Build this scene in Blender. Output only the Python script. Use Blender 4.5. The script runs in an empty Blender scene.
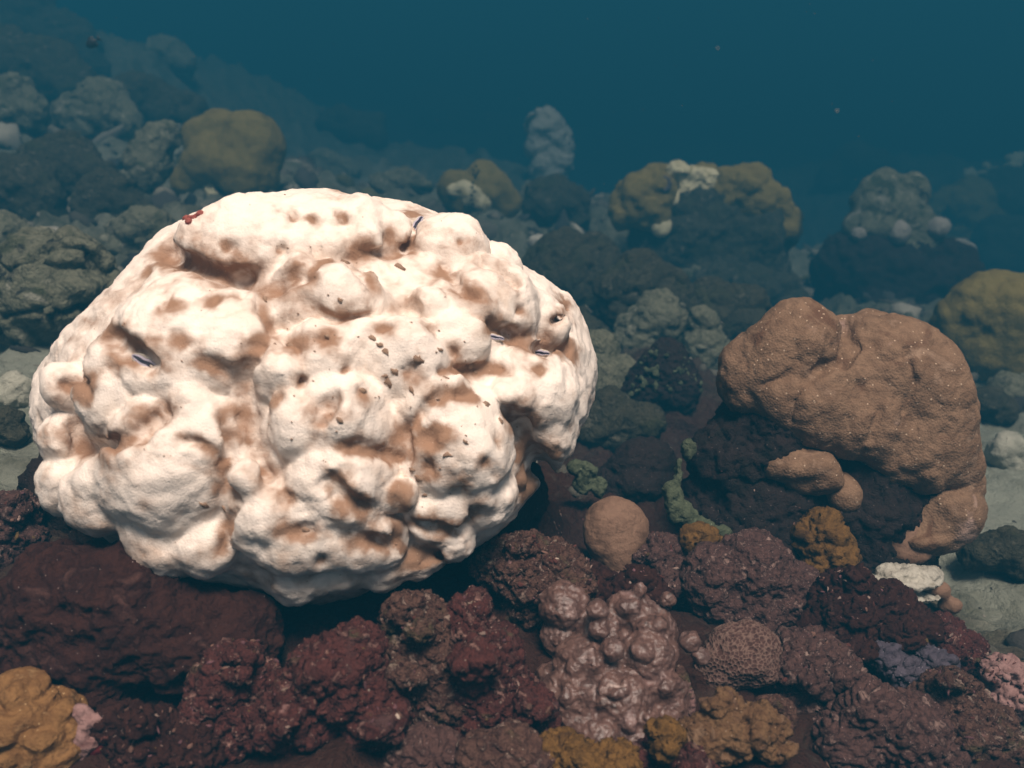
import bpy, math, random
import numpy as np
from mathutils import Vector
from mathutils.bvhtree import BVHTree

sc = bpy.context.scene
C = sc.collection
rad = math.radians

# ------------------------------------------------------------------ camera
CAM_Z, PITCH, HFOV = 1.5, rad(27), rad(58)
W, H = 1024, 768
F = (W / 2) / math.tan(HFOV / 2)
cam_d = bpy.data.cameras.new('camera'); cam = bpy.data.objects.new('camera', cam_d)
C.objects.link(cam); sc.camera = cam
cam.location = (0, 0, CAM_Z); cam.rotation_euler = (math.pi / 2 - PITCH, 0, 0)
cam_d.angle = HFOV; cam_d.clip_start = 0.02; cam_d.clip_end = 500
cam_d.dof.use_dof = True; cam_d.dof.focus_distance = 1.9; cam_d.dof.aperture_fstop = 3.2

# ------------------------------------------------------------------ daylight
SUN_EL, SUN_AZ = rad(70), rad(160)          # azimuth clockwise from +Y: the sun stands high, to the right and a little behind
wd = bpy.data.worlds.new('World'); sc.world = wd; wd.use_nodes = True
nt = wd.node_tree; nt.nodes.clear()
sky = nt.nodes.new('ShaderNodeTexSky'); sky.sky_type = 'NISHITA'; sky.sun_disc = False
sky.air_density = .15; sky.dust_density = 6.0; sky.ozone_density = .0
sky.sun_elevation = SUN_EL; sky.sun_rotation = SUN_AZ
bg = nt.nodes.new('ShaderNodeBackground'); bg.inputs[1].default_value = 0.06
wo = nt.nodes.new('ShaderNodeOutputWorld')
nt.links.new(sky.outputs[0], bg.inputs[0]); nt.links.new(bg.outputs[0], wo.inputs[0])
sd = bpy.data.lights.new('sun', 'SUN'); sun = bpy.data.objects.new('sun', sd); C.objects.link(sun)
sd.energy = 4.8; sd.angle = rad(18.0); sd.color = (1, 0.82, 0.70)   # scattered by the waves above
sdir = Vector((math.sin(SUN_AZ) * math.cos(SUN_EL), math.cos(SUN_AZ) * math.cos(SUN_EL), math.sin(SUN_EL)))
sun.rotation_euler = (-sdir).to_track_quat('-Z', 'Y').to_euler()
sc.view_settings.view_transform = 'Standard'; sc.view_settings.look = 'None'
sc.view_settings.exposure = 0.4; sc.view_settings.gamma = 1.0
sc.view_settings.use_curve_mapping = False
sc.render.engine = 'CYCLES'
sc.cycles.use_denoising = True
sc.cycles.volume_bounces = 0; sc.cycles.max_bounces = 4; sc.cycles.diffuse_bounces = 3

# ------------------------------------------------------------------ maths helpers
FW = np.array([0, math.cos(PITCH), -math.sin(PITCH)]); UP = np.array([0, math.sin(PITCH), math.cos(PITCH)])
RT = np.array([1.0, 0, 0]); CP = np.array([0, 0, CAM_Z])
def ray(px, py): return FW + RT * ((px - W / 2) / F) + UP * ((H / 2 - py) / F)
def at(px, py, d): return CP + ray(px, py) * d

rs = np.random.RandomState(7)
PERM = rs.permutation(256); PERM = np.concatenate([PERM, PERM, PERM])
GR = rs.normal(size=(256, 3)); GR /= np.linalg.norm(GR, axis=1)[:, None]
RV = rs.rand(256, 3)
def _hash(i, j, k): return PERM[PERM[PERM[i & 255] + (j & 255)] + (k & 255)]
def perlin(p):
    i = np.floor(p).astype(np.int64); f = p - i; u = f * f * f * (f * (f * 6 - 15) + 10)
    out = 0
    for a in (0, 1):
        for b in (0, 1):
            for c in (0, 1):
                g = GR[_hash(i[:, 0] + a, i[:, 1] + b, i[:, 2] + c)]
                w = (u[:, 0] if a else 1 - u[:, 0]) * (u[:, 1] if b else 1 - u[:, 1]) * (u[:, 2] if c else 1 - u[:, 2])
                out = out + w * ((f[:, 0] - a) * g[:, 0] + (f[:, 1] - b) * g[:, 1] + (f[:, 2] - c) * g[:, 2])
    return out * 1.6
def fbm(p, oct=4, gain=.5):
    s, a = 0, 1
    for o in range(oct):
        s = s + a * perlin(p * (2.03 ** o) + 17.3 * o); a *= gain
    return s
def worley(p):
    i = np.floor(p).astype(np.int64); f1 = np.full(len(p), 9.0); f2 = np.full(len(p), 9.0); idn = np.zeros(len(p), np.int64)
    for a in (-1, 0, 1):
        for b in (-1, 0, 1):
            for c in (-1, 0, 1):
                h = _hash(i[:, 0] + a, i[:, 1] + b, i[:, 2] + c)
                q = i + np.array([a, b, c]) + RV[h] * .9 + .05 - p
                d = np.sqrt((q * q).sum(1)); m = d < f1
                f2 = np.where(m, f1, np.minimum(f2, d)); idn = np.where(m, h, idn); f1 = np.where(m, d, f1)
    return f1, f2, idn
def disp_value(p, spec, off=0.0):
    d = np.zeros(len(p))
    for kind, s, a in spec:
        q = p * s + off
        if kind == 'fbm': d += a * fbm(q, 4)
        elif kind == 'fine': d += a * fbm(q, 3, .65)
        elif kind == 'ridge': d += a * (0.5 - np.abs(fbm(q, 4)) * 1.6)
        elif kind == 'cell': f1, _, _ = worley(q + .35 * np.c_[perlin(q), perlin(q + 9), perlin(q + 23)]); d += a * (0.55 - f1 * f1)
        elif kind == 'crack': f1, f2, _ = worley(q + .3 * np.c_[perlin(q), perlin(q + 9), perlin(q + 23)]); d -= a * np.clip(1 - (f2 - f1) / .16, 0, 1)
        elif kind == 'honey': f1, f2, _ = worley(q); d -= a * np.clip((f2 - f1) / .35, 0, 1)
        elif kind == 'knob': f1, _, _ = worley(q); d += a * np.clip(1 - f1 / .55, 0, 1) ** .6
        elif kind == 'maze': n = perlin(q); d += a * np.clip(np.abs(n) * 2.6, 0, 1)
    return d
def smin(a, b, k):
    h = np.clip(.5 + .5 * (b - a) / k, 0, 1); return b * (1 - h) + a * h - k * h * (1 - h)
def smax(a, b, k): return -smin(-a, -b, k)

class Field:
    """signed-distance grid that blobs are added to and carved from, then meshed by surface nets"""
    def __init__(s, lo, hi, h):
        s.lo, s.h = np.array(lo, float), h
        s.n = np.ceil((np.array(hi) - s.lo) / h).astype(int) + 1
        s.f = np.full(s.n, 1.0, np.float32)
    def _box(s, lo, hi):
        a = np.clip(((lo - s.lo) / s.h).astype(int), 0, s.n); b = np.clip(((hi - s.lo) / s.h).astype(int) + 2, 0, s.n)
        sl = tuple(slice(a[i], b[i]) for i in range(3))
        g = [(s.lo[i] + np.arange(a[i], b[i]) * s.h).astype(np.float32) for i in range(3)]
        return sl, g[0][:, None, None], g[1][None, :, None], g[2][None, None, :]
    def blob(s, c, r, k=.02, carve=False, rot=None):
        r = np.array(r, float) * np.ones(3); R = r.max() + k * 1.5 + .03; c = np.array(c); k = float(k)
        sl, x, y, z = s._box(c - R, c + R)
        if s.f[sl].size == 0: return
        x, y, z = x - c[0], y - c[1], z - c[2]
        if rot is not None:
            x, y, z = (rot[0][0] * x + rot[0][1] * y + rot[0][2] * z, rot[1][0] * x + rot[1][1] * y + rot[1][2] * z, rot[2][0] * x + rot[2][1] * y + rot[2][2] * z)
        q = np.sqrt((x / r[0]) ** 2 + (y / r[1]) ** 2 + (z / r[2]) ** 2)
        q2 = np.sqrt((x / r[0] ** 2) ** 2 + (y / r[1] ** 2) ** 2 + (z / r[2] ** 2) ** 2) + 1e-9
        b = q * (q - 1) / q2
        s.f[sl] = smax(s.f[sl], -b, k) if carve else smin(s.f[sl], b, k)
    def capsule(s, a, b, r, k=.01, carve=False):
        a, b = np.array(a), np.array(b); R = r + k * 1.5 + .02
        sl, x, y, z = s._box(np.minimum(a, b) - R, np.maximum(a, b) + R)
        if s.f[sl].size == 0: return
        ab = b - a; t = np.clip(((x - a[0]) * ab[0] + (y - a[1]) * ab[1] + (z - a[2]) * ab[2]) / (ab @ ab + 1e-12), 0, 1)
        d = np.sqrt((x - a[0] - t * ab[0]) ** 2 + (y - a[1] - t * ab[1]) ** 2 + (z - a[2] - t * ab[2]) ** 2) - r
        s.f[sl] = smax(s.f[sl], -d, k) if carve else smin(s.f[sl], d, k)
    def mesh(s):
        f = s.f; f[0] = f[-1] = 1; f[:, 0] = f[:, -1] = 1; f[:, :, 0] = f[:, :, -1] = 1
        ins = f < 0; n = np.array(f.shape) - 1
        cnt = np.zeros(n, np.uint8)
        for a in (0, 1):
            for b in (0, 1):
                for c in (0, 1): cnt += ins[a:n[0] + a, b:n[1] + b, c:n[2] + c]
        ci = np.argwhere((cnt > 0) & (cnt < 8)); idx = np.full(n, -1, np.int64); idx[tuple(ci.T)] = np.arange(len(ci))
        acc = np.zeros((len(ci), 3)); num = np.zeros(len(ci))
        for ax in range(3):
            o = [i for i in range(3) if i != ax]
            for u in (0, 1):
                for v in (0, 1):
                    p0 = ci.copy(); p0[:, o[0]] += u; p0[:, o[1]] += v; p1 = p0.copy(); p1[:, ax] += 1
                    a = f[tuple(p0.T)]; b = f[tuple(p1.T)]; m = (a < 0) != (b < 0)
                    t = np.where(m, a / np.where(m, a - b, 1), 0); q = p0.astype(float); q[:, ax] += t
                    acc[m] += q[m]; num[m] += 1
        V = s.lo + acc / num[:, None] * s.h; faces = []
        for ax in range(3):
            u, v = (ax + 1) % 3, (ax + 2) % 3
            sl0 = [slice(None)] * 3; sl1 = [slice(None)] * 3; sl0[ax] = slice(0, -1); sl1[ax] = slice(1, None)
            e = np.argwhere(ins[tuple(sl0)] != ins[tuple(sl1)]); e = e[(e[:, u] > 0) & (e[:, v] > 0)]
            pos = ins[tuple(e.T)]
            def cell(du, dv):
                q = e.copy(); q[:, u] -= du; q[:, v] -= dv; return idx[tuple(q.T)]
            Q = np.stack([cell(1, 1), cell(0, 1), cell(0, 0), cell(1, 0)], 1); Q[~pos] = Q[~pos][:, ::-1]
            faces.append(Q)
        return V, np.concatenate(faces)

def normals(V, Fc):
    a, b, c = V[Fc[:, 0]], V[Fc[:, 1]], V[Fc[:, 2]]; fn = np.cross(b - a, c - a)
    if Fc.shape[1] == 4: fn = fn + np.cross(c - a, V[Fc[:, 3]] - a)
    N = np.zeros_like(V)
    for j in range(Fc.shape[1]):
        for k in range(3): N[:, k] += np.bincount(Fc[:, j], fn[:, k], len(V))
    return N / (np.linalg.norm(N, axis=1)[:, None] + 1e-12)
def make_mesh(name, V, Fc, mat, attrs=None):
    me = bpy.data.meshes.new(name); n = Fc.shape[1]
    me.vertices.add(len(V)); me.vertices.foreach_set('co', np.ascontiguousarray(V, np.float32).ravel())
    me.loops.add(Fc.size); me.loops.foreach_set('vertex_index', np.ascontiguousarray(Fc, np.int32).ravel())
    me.polygons.add(len(Fc)); me.polygons.foreach_set('loop_start', np.arange(0, Fc.size, n, dtype=np.int32))
    me.update(calc_edges=True); me.polygons.foreach_set('use_smooth', np.ones(len(Fc), bool))
    for k, val in (attrs or {}).items():
        if val.ndim == 2:
            at_ = me.attributes.new(k, 'FLOAT_COLOR', 'POINT'); at_.data.foreach_set('color', np.c_[val, np.ones(len(val))].astype(np.float32).ravel())
        else:
            at_ = me.attributes.new(k, 'FLOAT', 'POINT'); at_.data.foreach_set('value', val.astype(np.float32))
    me.materials.append(mat); me.update(); return me
BODIES = []          # (BVH, object) for later ray hits
def link(name, me, loc=(0, 0, 0), parent=None, label=None, cat=None, group=None, kind=None):
    o = bpy.data.objects.new(name, me); C.objects.link(o)
    o.location = loc
    if parent is not None: o.parent = parent
    if label: o['label'] = label
    if cat: o['category'] = cat
    if group: o['group'] = group
    if kind: o['kind'] = kind
    return o
def empty(name, loc, label, cat, group=None):
    o = link(name, None, loc, None, label, cat, group); o.empty_display_size = .05; return o
def bvh(V, Fc): return BVHTree.FromPolygons([tuple(v) for v in V], Fc.tolist())
def hit(tree, px, py):
    d = Vector(ray(px, py)).normalized(); h = tree.ray_cast(Vector(CP), d)
    return (np.array(h[0]), np.array(h[1])) if h[0] is not None else None

# ------------------------------------------------------------------ materials
ALBEDO = {'maroon_crust': 1.15, 'purple_crust': 1.1, 'dark_purple_film': .9, 'crusty_rock': 1.05, 'dark_rock': .8, 'dark_grey_rock': .85}
def mat(name, ramp, scale=12, detail=6, rough=.85, spec=.12, bump=((60, .5), ), dist=.01, speck=None, patch=None, attr=None, distort=.6, voro=None):
    """ramp: colours of a fractal noise; speck: (scale, size, colour); patch: (scale, colour, lo, hi) large stains; attr: list of (attribute, colour)"""
    ramp = [tuple(v * ALBEDO.get(name, 1.) for v in c) for c in ramp]
    m = bpy.data.materials.new(name); m.use_nodes = True; t = m.node_tree; N, L = t.nodes, t.links
    b = N['Principled BSDF']; b.inputs['Roughness'].default_value = rough; b.inputs['Specular IOR Level'].default_value = spec
    tc = N.new('ShaderNodeTexCoord'); co = tc.outputs['Object']
    def noise(s, det=detail, ds=distort, r=.6):
        n = N.new('ShaderNodeTexNoise'); n.inputs['Scale'].default_value = s; n.inputs['Detail'].default_value = det
        n.inputs['Distortion'].default_value = ds; n.inputs['Roughness'].default_value = r; L.new(co, n.inputs['Vector']); return n.outputs['Fac']
    cr = N.new('ShaderNodeValToRGB'); e = cr.color_ramp.elements
    for i, c in enumerate(ramp):
        pos = .3 + .4 * i / max(1, len(ramp) - 1)
        el = e[i] if i < 2 else e.new(pos)
        el.position = pos; el.color = (*c, 1)
    L.new(noise(scale), cr.inputs[0]); col = cr.outputs[0]
    def mix(col, fac, c2):
        x = N.new('ShaderNodeMix'); x.data_type = 'RGBA'; L.new(col, x.inputs['A'])
        if isinstance(c2, tuple): x.inputs['B'].default_value = (*c2, 1)
        else: L.new(c2, x.inputs['B'])
        L.new(fac, x.inputs['Factor']); return x.outputs['Result']
    def rng(v, lo, hi, a=0., b_=1.):
        r = N.new('ShaderNodeMapRange'); r.inputs[1].default_value = lo; r.inputs[2].default_value = hi
        r.inputs[3].default_value = a; r.inputs[4].default_value = b_; r.interpolation_type = 'SMOOTHSTEP'; L.new(v, r.inputs[0]); return r.outputs[0]
    if patch:
        for (s, c, lo, hi) in (patch if isinstance(patch[0], tuple) else (patch, )):
            col = mix(col, rng(noise(s, 5, 1.0), lo, hi), c)
    for (an, c) in (attr or ()):
        a = N.new('ShaderNodeAttribute'); a.attribute_name = an
        if c is None: col = mix(col, a.outputs['Alpha'], a.outputs['Color'])
        else:
            add = N.new('ShaderNodeMath'); add.operation = 'MULTIPLY_ADD'; L.new(noise(scale * 3, 6, .5), add.inputs[0]); add.inputs[1].default_value = .9
            sub = N.new('ShaderNodeMath'); sub.operation = 'SUBTRACT'; L.new(a.outputs['Fac'], sub.inputs[0]); sub.inputs[1].default_value = .45
            L.new(sub.outputs[0], add.inputs[2]); col = mix(col, rng(add.outputs[0], .0, 1.0), c)
    if speck:
        for (s, th, c) in (speck if isinstance(speck[0], tuple) else (speck, )):
            v = N.new('ShaderNodeTexVoronoi'); v.inputs['Scale'].default_value = s; L.new(co, v.inputs['Vector'])
            col = mix(col, rng(v.outputs['Distance'], th, th * .55), c)
    hh = None
    for (s, k) in bump:
        n = noise(s, 5, .3)
        mu = N.new('ShaderNodeMath'); mu.operation = 'MULTIPLY'; L.new(n, mu.inputs[0]); mu.inputs[1].default_value = k
        if hh is None: hh = mu.outputs[0]
        else:
            ad = N.new('ShaderNodeMath'); ad.operation = 'ADD'; L.new(hh, ad.inputs[0]); L.new(mu.outputs[0], ad.inputs[1]); hh = ad.outputs[0]
    if voro:
        s, k = voro; v = N.new('ShaderNodeTexVoronoi'); v.inputs['Scale'].default_value = s; L.new(co, v.inputs['Vector'])
        mu = N.new('ShaderNodeMath'); mu.operation = 'MULTIPLY'; L.new(v.outputs['Distance'], mu.inputs[0]); mu.inputs[1].default_value = k
        ad = N.new('ShaderNodeMath'); ad.operation = 'ADD'; L.new(hh, ad.inputs[0]); L.new(mu.outputs[0], ad.inputs[1]); hh = ad.outputs[0]
    bp = N.new('ShaderNodeBump'); bp.inputs['Strength'].default_value = .8; bp.inputs['Distance'].default_value = dist
    L.new(hh, bp.inputs['Height']); L.new(bp.outputs[0], b.inputs['Normal'])
    L.new(col, b.inputs['Base Color']); return m

M = {}
M['bleached'] = mat('bleached_coral', [(.82, .71, .615), (.88, .785, .70), (.85, .75, .655)], 12, 7, .8, .12, bump=((170, .5), (60, .5)), dist=.0024, voro=(300, -.3), attr=[('pigment_shade', (.31, .185, .118))], speck=((30, .045, (.30, .20, .14)), (120, .08, (.66, .52, .42))), patch=(11, (.70, .56, .45), .58, .78))
M['brown'] = mat('brown_coral', [(.11, .062, .036), (.22, .135, .083), (.155, .091, .054), (.27, .178, .12)], 14, 8, .8, .15, bump=((120, .4), (45, .5)), dist=.005, voro=(190, -.4), speck=((62, .15, (.48, .36, .26)), (150, .10, (.36, .26, .17))), patch=((6, (.34, .23, .185), .60, .72), (9, (.12, .062, .035), .56, .70)))
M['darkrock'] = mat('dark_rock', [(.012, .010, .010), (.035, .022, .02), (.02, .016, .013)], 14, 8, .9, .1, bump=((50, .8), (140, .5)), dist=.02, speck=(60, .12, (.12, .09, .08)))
M['maroon'] = mat('maroon_crust', [(.020, .006, .0055), (.090, .029, .024), (.046, .015, .013), (.30, .17, .14)], 42, 11, .85, .15, bump=((60, .8), (170, .7)), dist=.02, speck=((85, .13, (.3, .22, .18)), ), patch=((7, (.095, .047, .043), .52, .66), (5, (.11, .055, .02), .58, .70), (13, (.26, .14, .125), .60, .70), (10, (.085, .07, .035), .57, .68), (22, (.34, .26, .2), .66, .74)))
M['purple'] = mat('purple_crust', [(.024, .012, .010), (.095, .050, .042), (.046, .023, .020), (.25, .165, .14)], 46, 11, .85, .15, bump=((80, .7), (200, .5)), dist=.014, speck=((110, .15, (.25, .17, .16)), ))
M['darkpurple'] = mat('dark_purple_film', [(.020, .007, .0055), (.050, .019, .014), (.030, .011, .009), (.085, .04, .032)], 20, 9, .9, .1, bump=((60, .6), (200, .5)), dist=.012, speck=((60, .07, (.28, .22, .2)), ))
M['crust'] = mat('crusty_rock', [(.028, .012, .010), (.14, .075, .056), (.055, .025, .02), (.36, .26, .21)], 48, 11, .9, .12, bump=((70, 1), (180, .8)), dist=.022, speck=((90, .13, (.36, .28, .22)), ), patch=((9, (.10, .08, .04), .52, .66), (12, (.25, .14, .13), .58, .68), (20, (.40, .31, .24), .64, .72)))
M['grey'] = mat('grey_rock', [(.075, .078, .052), (.20, .195, .135), (.125, .125, .085), (.33, .32, .24)], 13, 10, .9, .1, bump=((25, .9), (80, .8)), dist=.04, patch=((5, (.06, .065, .035), .5, .65), (9, (.03, .028, .024), .56, .66), (7, (.30, .29, .23), .60, .70)))
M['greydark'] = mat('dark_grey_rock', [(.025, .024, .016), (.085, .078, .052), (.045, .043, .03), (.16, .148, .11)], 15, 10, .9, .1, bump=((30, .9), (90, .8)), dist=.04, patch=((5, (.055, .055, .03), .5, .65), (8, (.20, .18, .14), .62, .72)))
M['greypale'] = mat('pale_grey_coral', [(.17, .16, .14), (.28, .26, .23), (.22, .20, .18)], 12, 7, .9, .1, bump=((40, .7), (100, .6)), dist=.015, voro=(120, -.3))
M['olive'] = mat('olive_coral', [(.12, .09, .025), (.20, .155, .05), (.15, .11, .035)], 9, 7, .9, .1, bump=((40, .6), (110, .6)), dist=.014, voro=(110, -.4), speck=(40, .1, (.3, .26, .18)))
M['ochre'] = mat('ochre_coral', [(.08, .036, .013), (.24, .125, .045), (.14, .066, .022), (.33, .20, .09)], 24, 7, .75, .2, bump=((60, .6), (150, .6)), dist=.01, speck=(70, .13, (.46, .3, .15)))
M['ochredull'] = mat('brown_orange_crust', [(.07, .035, .015), (.17, .095, .045), (.11, .055, .025), (.24, .15, .09)], 26, 8, .75, .2, bump=((60, .8), (150, .7)), dist=.014, speck=(80, .13, (.35, .25, .17)), patch=(9, (.10, .06, .055), .52, .66))
M['paleyellow'] = mat('pale_yellow_coral', [(.36, .33, .20), (.52, .48, .32), (.42, .38, .24)], 14, 7, .9, .1, bump=((60, .7), (130, .5)), dist=.012, patch=(9, (.25, .21, .10), .55, .68))
M['white'] = mat('white_dead_coral', [(.22, .20, .16), (.50, .47, .40), (.33, .30, .25)], 20, 7, .9, .1, bump=((60, .7), (160, .6)), dist=.012, patch=(12, (.25, .22, .16), .58, .7))
M['sandm'] = mat('pale_crusted_rock', [(.26, .26, .21), (.38, .37, .30), (.32, .31, .25)], 8, 8, .95, .05, bump=((40, .7), (120, .6)), dist=.012, patch=(5, (.16, .16, .11), .5, .66))
M['pinkknob'] = mat('pink_brown_coral', [(.045, .023, .016), (.15, .083, .066), (.08, .042, .033), (.24, .155, .135)], 30, 9, .34, .6, bump=((50, .5), (140, .5)), dist=.006, speck=(70, .09, (.28, .2, .17)), patch=((9, (.22, .135, .12), .55, .70), (17, (.46, .35, .31), .64, .72)))
M['tanknob'] = mat('tan_coral', [(.11, .06, .038), (.22, .13, .085), (.16, .09, .058)], 26, 6, .7, .2, bump=((70, .5), (200, .5)), dist=.006, speck=(60, .1, (.08, .04, .03)))
M['honey'] = mat('honeycomb_coral', [(.035, .016, .012), (.07, .034, .027), (.05, .023, .019)], 24, 6, .8, .15, bump=((120, .5), ), dist=.006, attr=[('ridge', (.16, .10, .08))])
M['green'] = mat('green_sponge', [(.022, .026, .015), (.10, .115, .07), (.045, .052, .03)], 22, 8, .9, .1, bump=((70, .8), (160, .6)), dist=.015, speck=(60, .12, (.3, .33, .22)))
M['yellow'] = mat('yellow_sponge', [(.05, .026, .008), (.17, .088, .024), (.08, .042, .013)], 20, 7, .85, .15, bump=((60, .8), (150, .5)), dist=.015, patch=(12, (.06, .03, .012), .52, .64))
M['red'] = mat('red_algae', [(.16, .035, .03), (.32, .10, .08), (.22, .05, .04)], 60, 5, .9, .1, bump=((160, .8), ), dist=.006)
M['darkred'] = mat('dark_red_sponge', [(.06, .006, .009), (.11, .012, .014), (.08, .008, .012)], 30, 6, .6, .25, bump=((100, .6), ), dist=.006)
M['pinkcrust'] = mat('pink_crust', [(.12, .055, .05), (.30, .18, .165), (.19, .10, .095)], 30, 7, .85, .15, bump=((90, .8), ), dist=.01)
M['blue'] = mat('blue_purple_sponge', [(.04, .03, .04), (.085, .07, .09), (.055, .044, .06)], 26, 7, .85, .15, bump=((90, .8), ), dist=.012, speck=(90, .13, (.3, .27, .3)))
M['mantle'] = mat('clam_mantle', [(.34, .31, .40), (.46, .42, .50), (.40, .36, .46)], 70, 4, .5, .3, bump=((200, .4), ), dist=.003)
M['mantle_dark'] = mat('clam_mantle_edge', [(.02, .02, .035), (.05, .045, .07)], 60, 4, .5, .3, bump=((200, .4), ), dist=.002)
M['shell'] = mat('clam_shell', [(.5, .44, .36), (.65, .58, .5)], 60, 4, .7, .2, bump=((120, .5), ), dist=.004)
M['black'] = mat('dark_stick', [(.015, .013, .012), (.03, .026, .02)], 40, 4, .9, .1, bump=((120, .5), ), dist=.003)
M['fishskin'] = mat('dark_fish_skin', [(.015, .016, .02), (.03, .03, .035)], 60, 4, .5, .3, bump=((300, .3), ), dist=.001)
M['detritus'] = mat('brown_detritus', [(.22, .14, .095), (.34, .23, .16)], 90, 4, .9, .1, bump=((200, .5), ), dist=.002)
M['growth'] = mat('encrusting_growth', [(.06, .03, .03), (.12, .07, .06)], 40, 6, .85, .15, bump=((160, .8), ), dist=.008, attr=[('tint', None)])
M['bed'] = mat('seabed', [(.06, .06, .042), (.17, .165, .115), (.10, .10, .07), (.25, .24, .18)], 11, 10, .92, .08, bump=((30, 1), (95, .8), (220, .4)), dist=.03, patch=(3.5, (.075, .075, .05), .5, .64),
               attr=[('crust', (.05, .021, .015)), ('sand', (.30, .31, .25))])

# ------------------------------------------------------------------ seabed
GCP = [  # (px, py, depth, sand, crust): where the bottom lies
    (60, 768, 1.38, 0, 1), (300, 768, 1.36, 0, 1), (520, 768, 1.36, 0, 1), (760, 768, 1.42, 0, 1), (960, 768, 1.6, 0, 1),
    (100, 640, 1.62, 0, 1), (310, 620, 1.66, 0, 1), (520, 620, 1.68, 0, 1), (700, 640, 1.74, 0, 1), (860, 640, 1.88, 0, .9), (1010, 650, 2.05, .2, .6),
    (20, 560, 1.85, 0, .8), (-150, 560, 1.8, 0, .8), (250, 450, 2.1, 0, 1), (450, 430, 2.2, 0, 1),
    (15, 420, 2.45, .8, .1), (30, 345, 2.95, .7, 0), (-150, 380, 2.4, .4, .1), (80, 290, 3.5, .1, 0), (-150, 200, 3.3, .1, 0),
    (40, 200, 4.1, 0, 0), (150, 230, 3.9, .3, 0), (20, 110, 4.8, 0, 0), (-150, 60, 4.5, 0, 0), (30, 30, 5.5, 0, 0), (150, 150, 4.6, .45, 0), (110, 60, 6.0, 0, 0), (230, 190, 4.5, .3, 0),
    (320, 170, 5.4, .3, 0), (300, 110, 7.6, .1, 0), (200, 70, 7.2, .1, 0), (420, 170, 5.8, .2, 0), (480, 220, 4.7, .2, 0), (560, 210, 4.7, .1, 0), (450, 120, 8.0, 0, 0),
    (560, 300, 4.0, 0, .3), (640, 330, 3.75, 0, .6), (620, 430, 3.1, 0, .9), (560, 500, 2.5, 0, 1), (660, 500, 2.5, 0, 1), (700, 420, 3.1, 0, .9), (640, 380, 3.4, 0, .8), (700, 300, 4.5, 0, 0), (740, 330, 3.9, 0, 0), (800, 280, 4.7, .3, 0),  # crust raised in the gap, its dark colour standing in for shadow
    (760, 560, 2.15, 0, .9), (850, 570, 2.2, 0, .7), (950, 540, 2.6, .9, .1), (1010, 500, 2.9, .9, 0), (1000, 590, 2.4, .5, .1), (1000, 430, 3.4, .6, 0), (1150, 520, 2.8, .6, .2), (1150, 650, 2.2, .2, .5),
    (840, 300, 4.5, 0, 0), (930, 320, 4.2, 0, 0), (1020, 330, 4.0, 0, 0), (1150, 330, 3.8, 0, 0), (820, 210, 6.4, .25, 0), (700, 150, 7.5, .1, 0), (620, 150, 8.0, .1, 0), (930, 170, 6.5, 0, 0), (1150, 180, 6.0, 0, 0), (820, 140, 9.5, .3, 0),
]
stretch = lambda d: d * (1 + .12 * min(5., max(0., d - 2.4)) ** 2)
gw = np.array([at(a, b, stretch(d)) for a, b, d, _, _ in GCP]); gs = np.array([[s, c] for *_, s, c in GCP])
far = [(-34, 24, -1.), (-22, 44, -5), (0, 50, -9), (22, 44, -9), (40, 24, -6), (-54, 48, -6), (0, 64, -12), (54, 48, -11), (-50, 0, 1), (50, 0, -2), (0, -40, -1), (-3, -2, .5), (3, -2, .0), (0, -3, .2), (0, 0, .35), (-1.2, .6, .45), (1.2, .6, .2), (0, .5, .37), (-6, 4, 1.4), (6, 3, -.2), (-60, 60, -9), (60, 60, -13), (0, 78, -14)]
gw = np.r_[gw, np.array(far, float)]; gs = np.r_[gs, np.tile([[.0, .1]], (len(far), 1))]
def ground(x, y):
    """height, sand and crust of the bottom at x, y (numpy arrays)"""
    w = np.zeros(len(x)); z = np.zeros(len(x)); s = np.zeros(len(x)); c = np.zeros(len(x))
    for (gx, gy, gz), (a, b) in zip(gw, gs):
        sg = .11 * math.hypot(gx, gy) + .06
        k = 1 / (((x - gx) ** 2 + (y - gy) ** 2) / sg ** 2 + .35) ** 1.9
        w += k; z += k * gz; s += k * a; c += k * b
    return z / w, s / w, c / w
def ground_z(x, y): return float(ground(np.array([x], float), np.array([y], float))[0][0])

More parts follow.
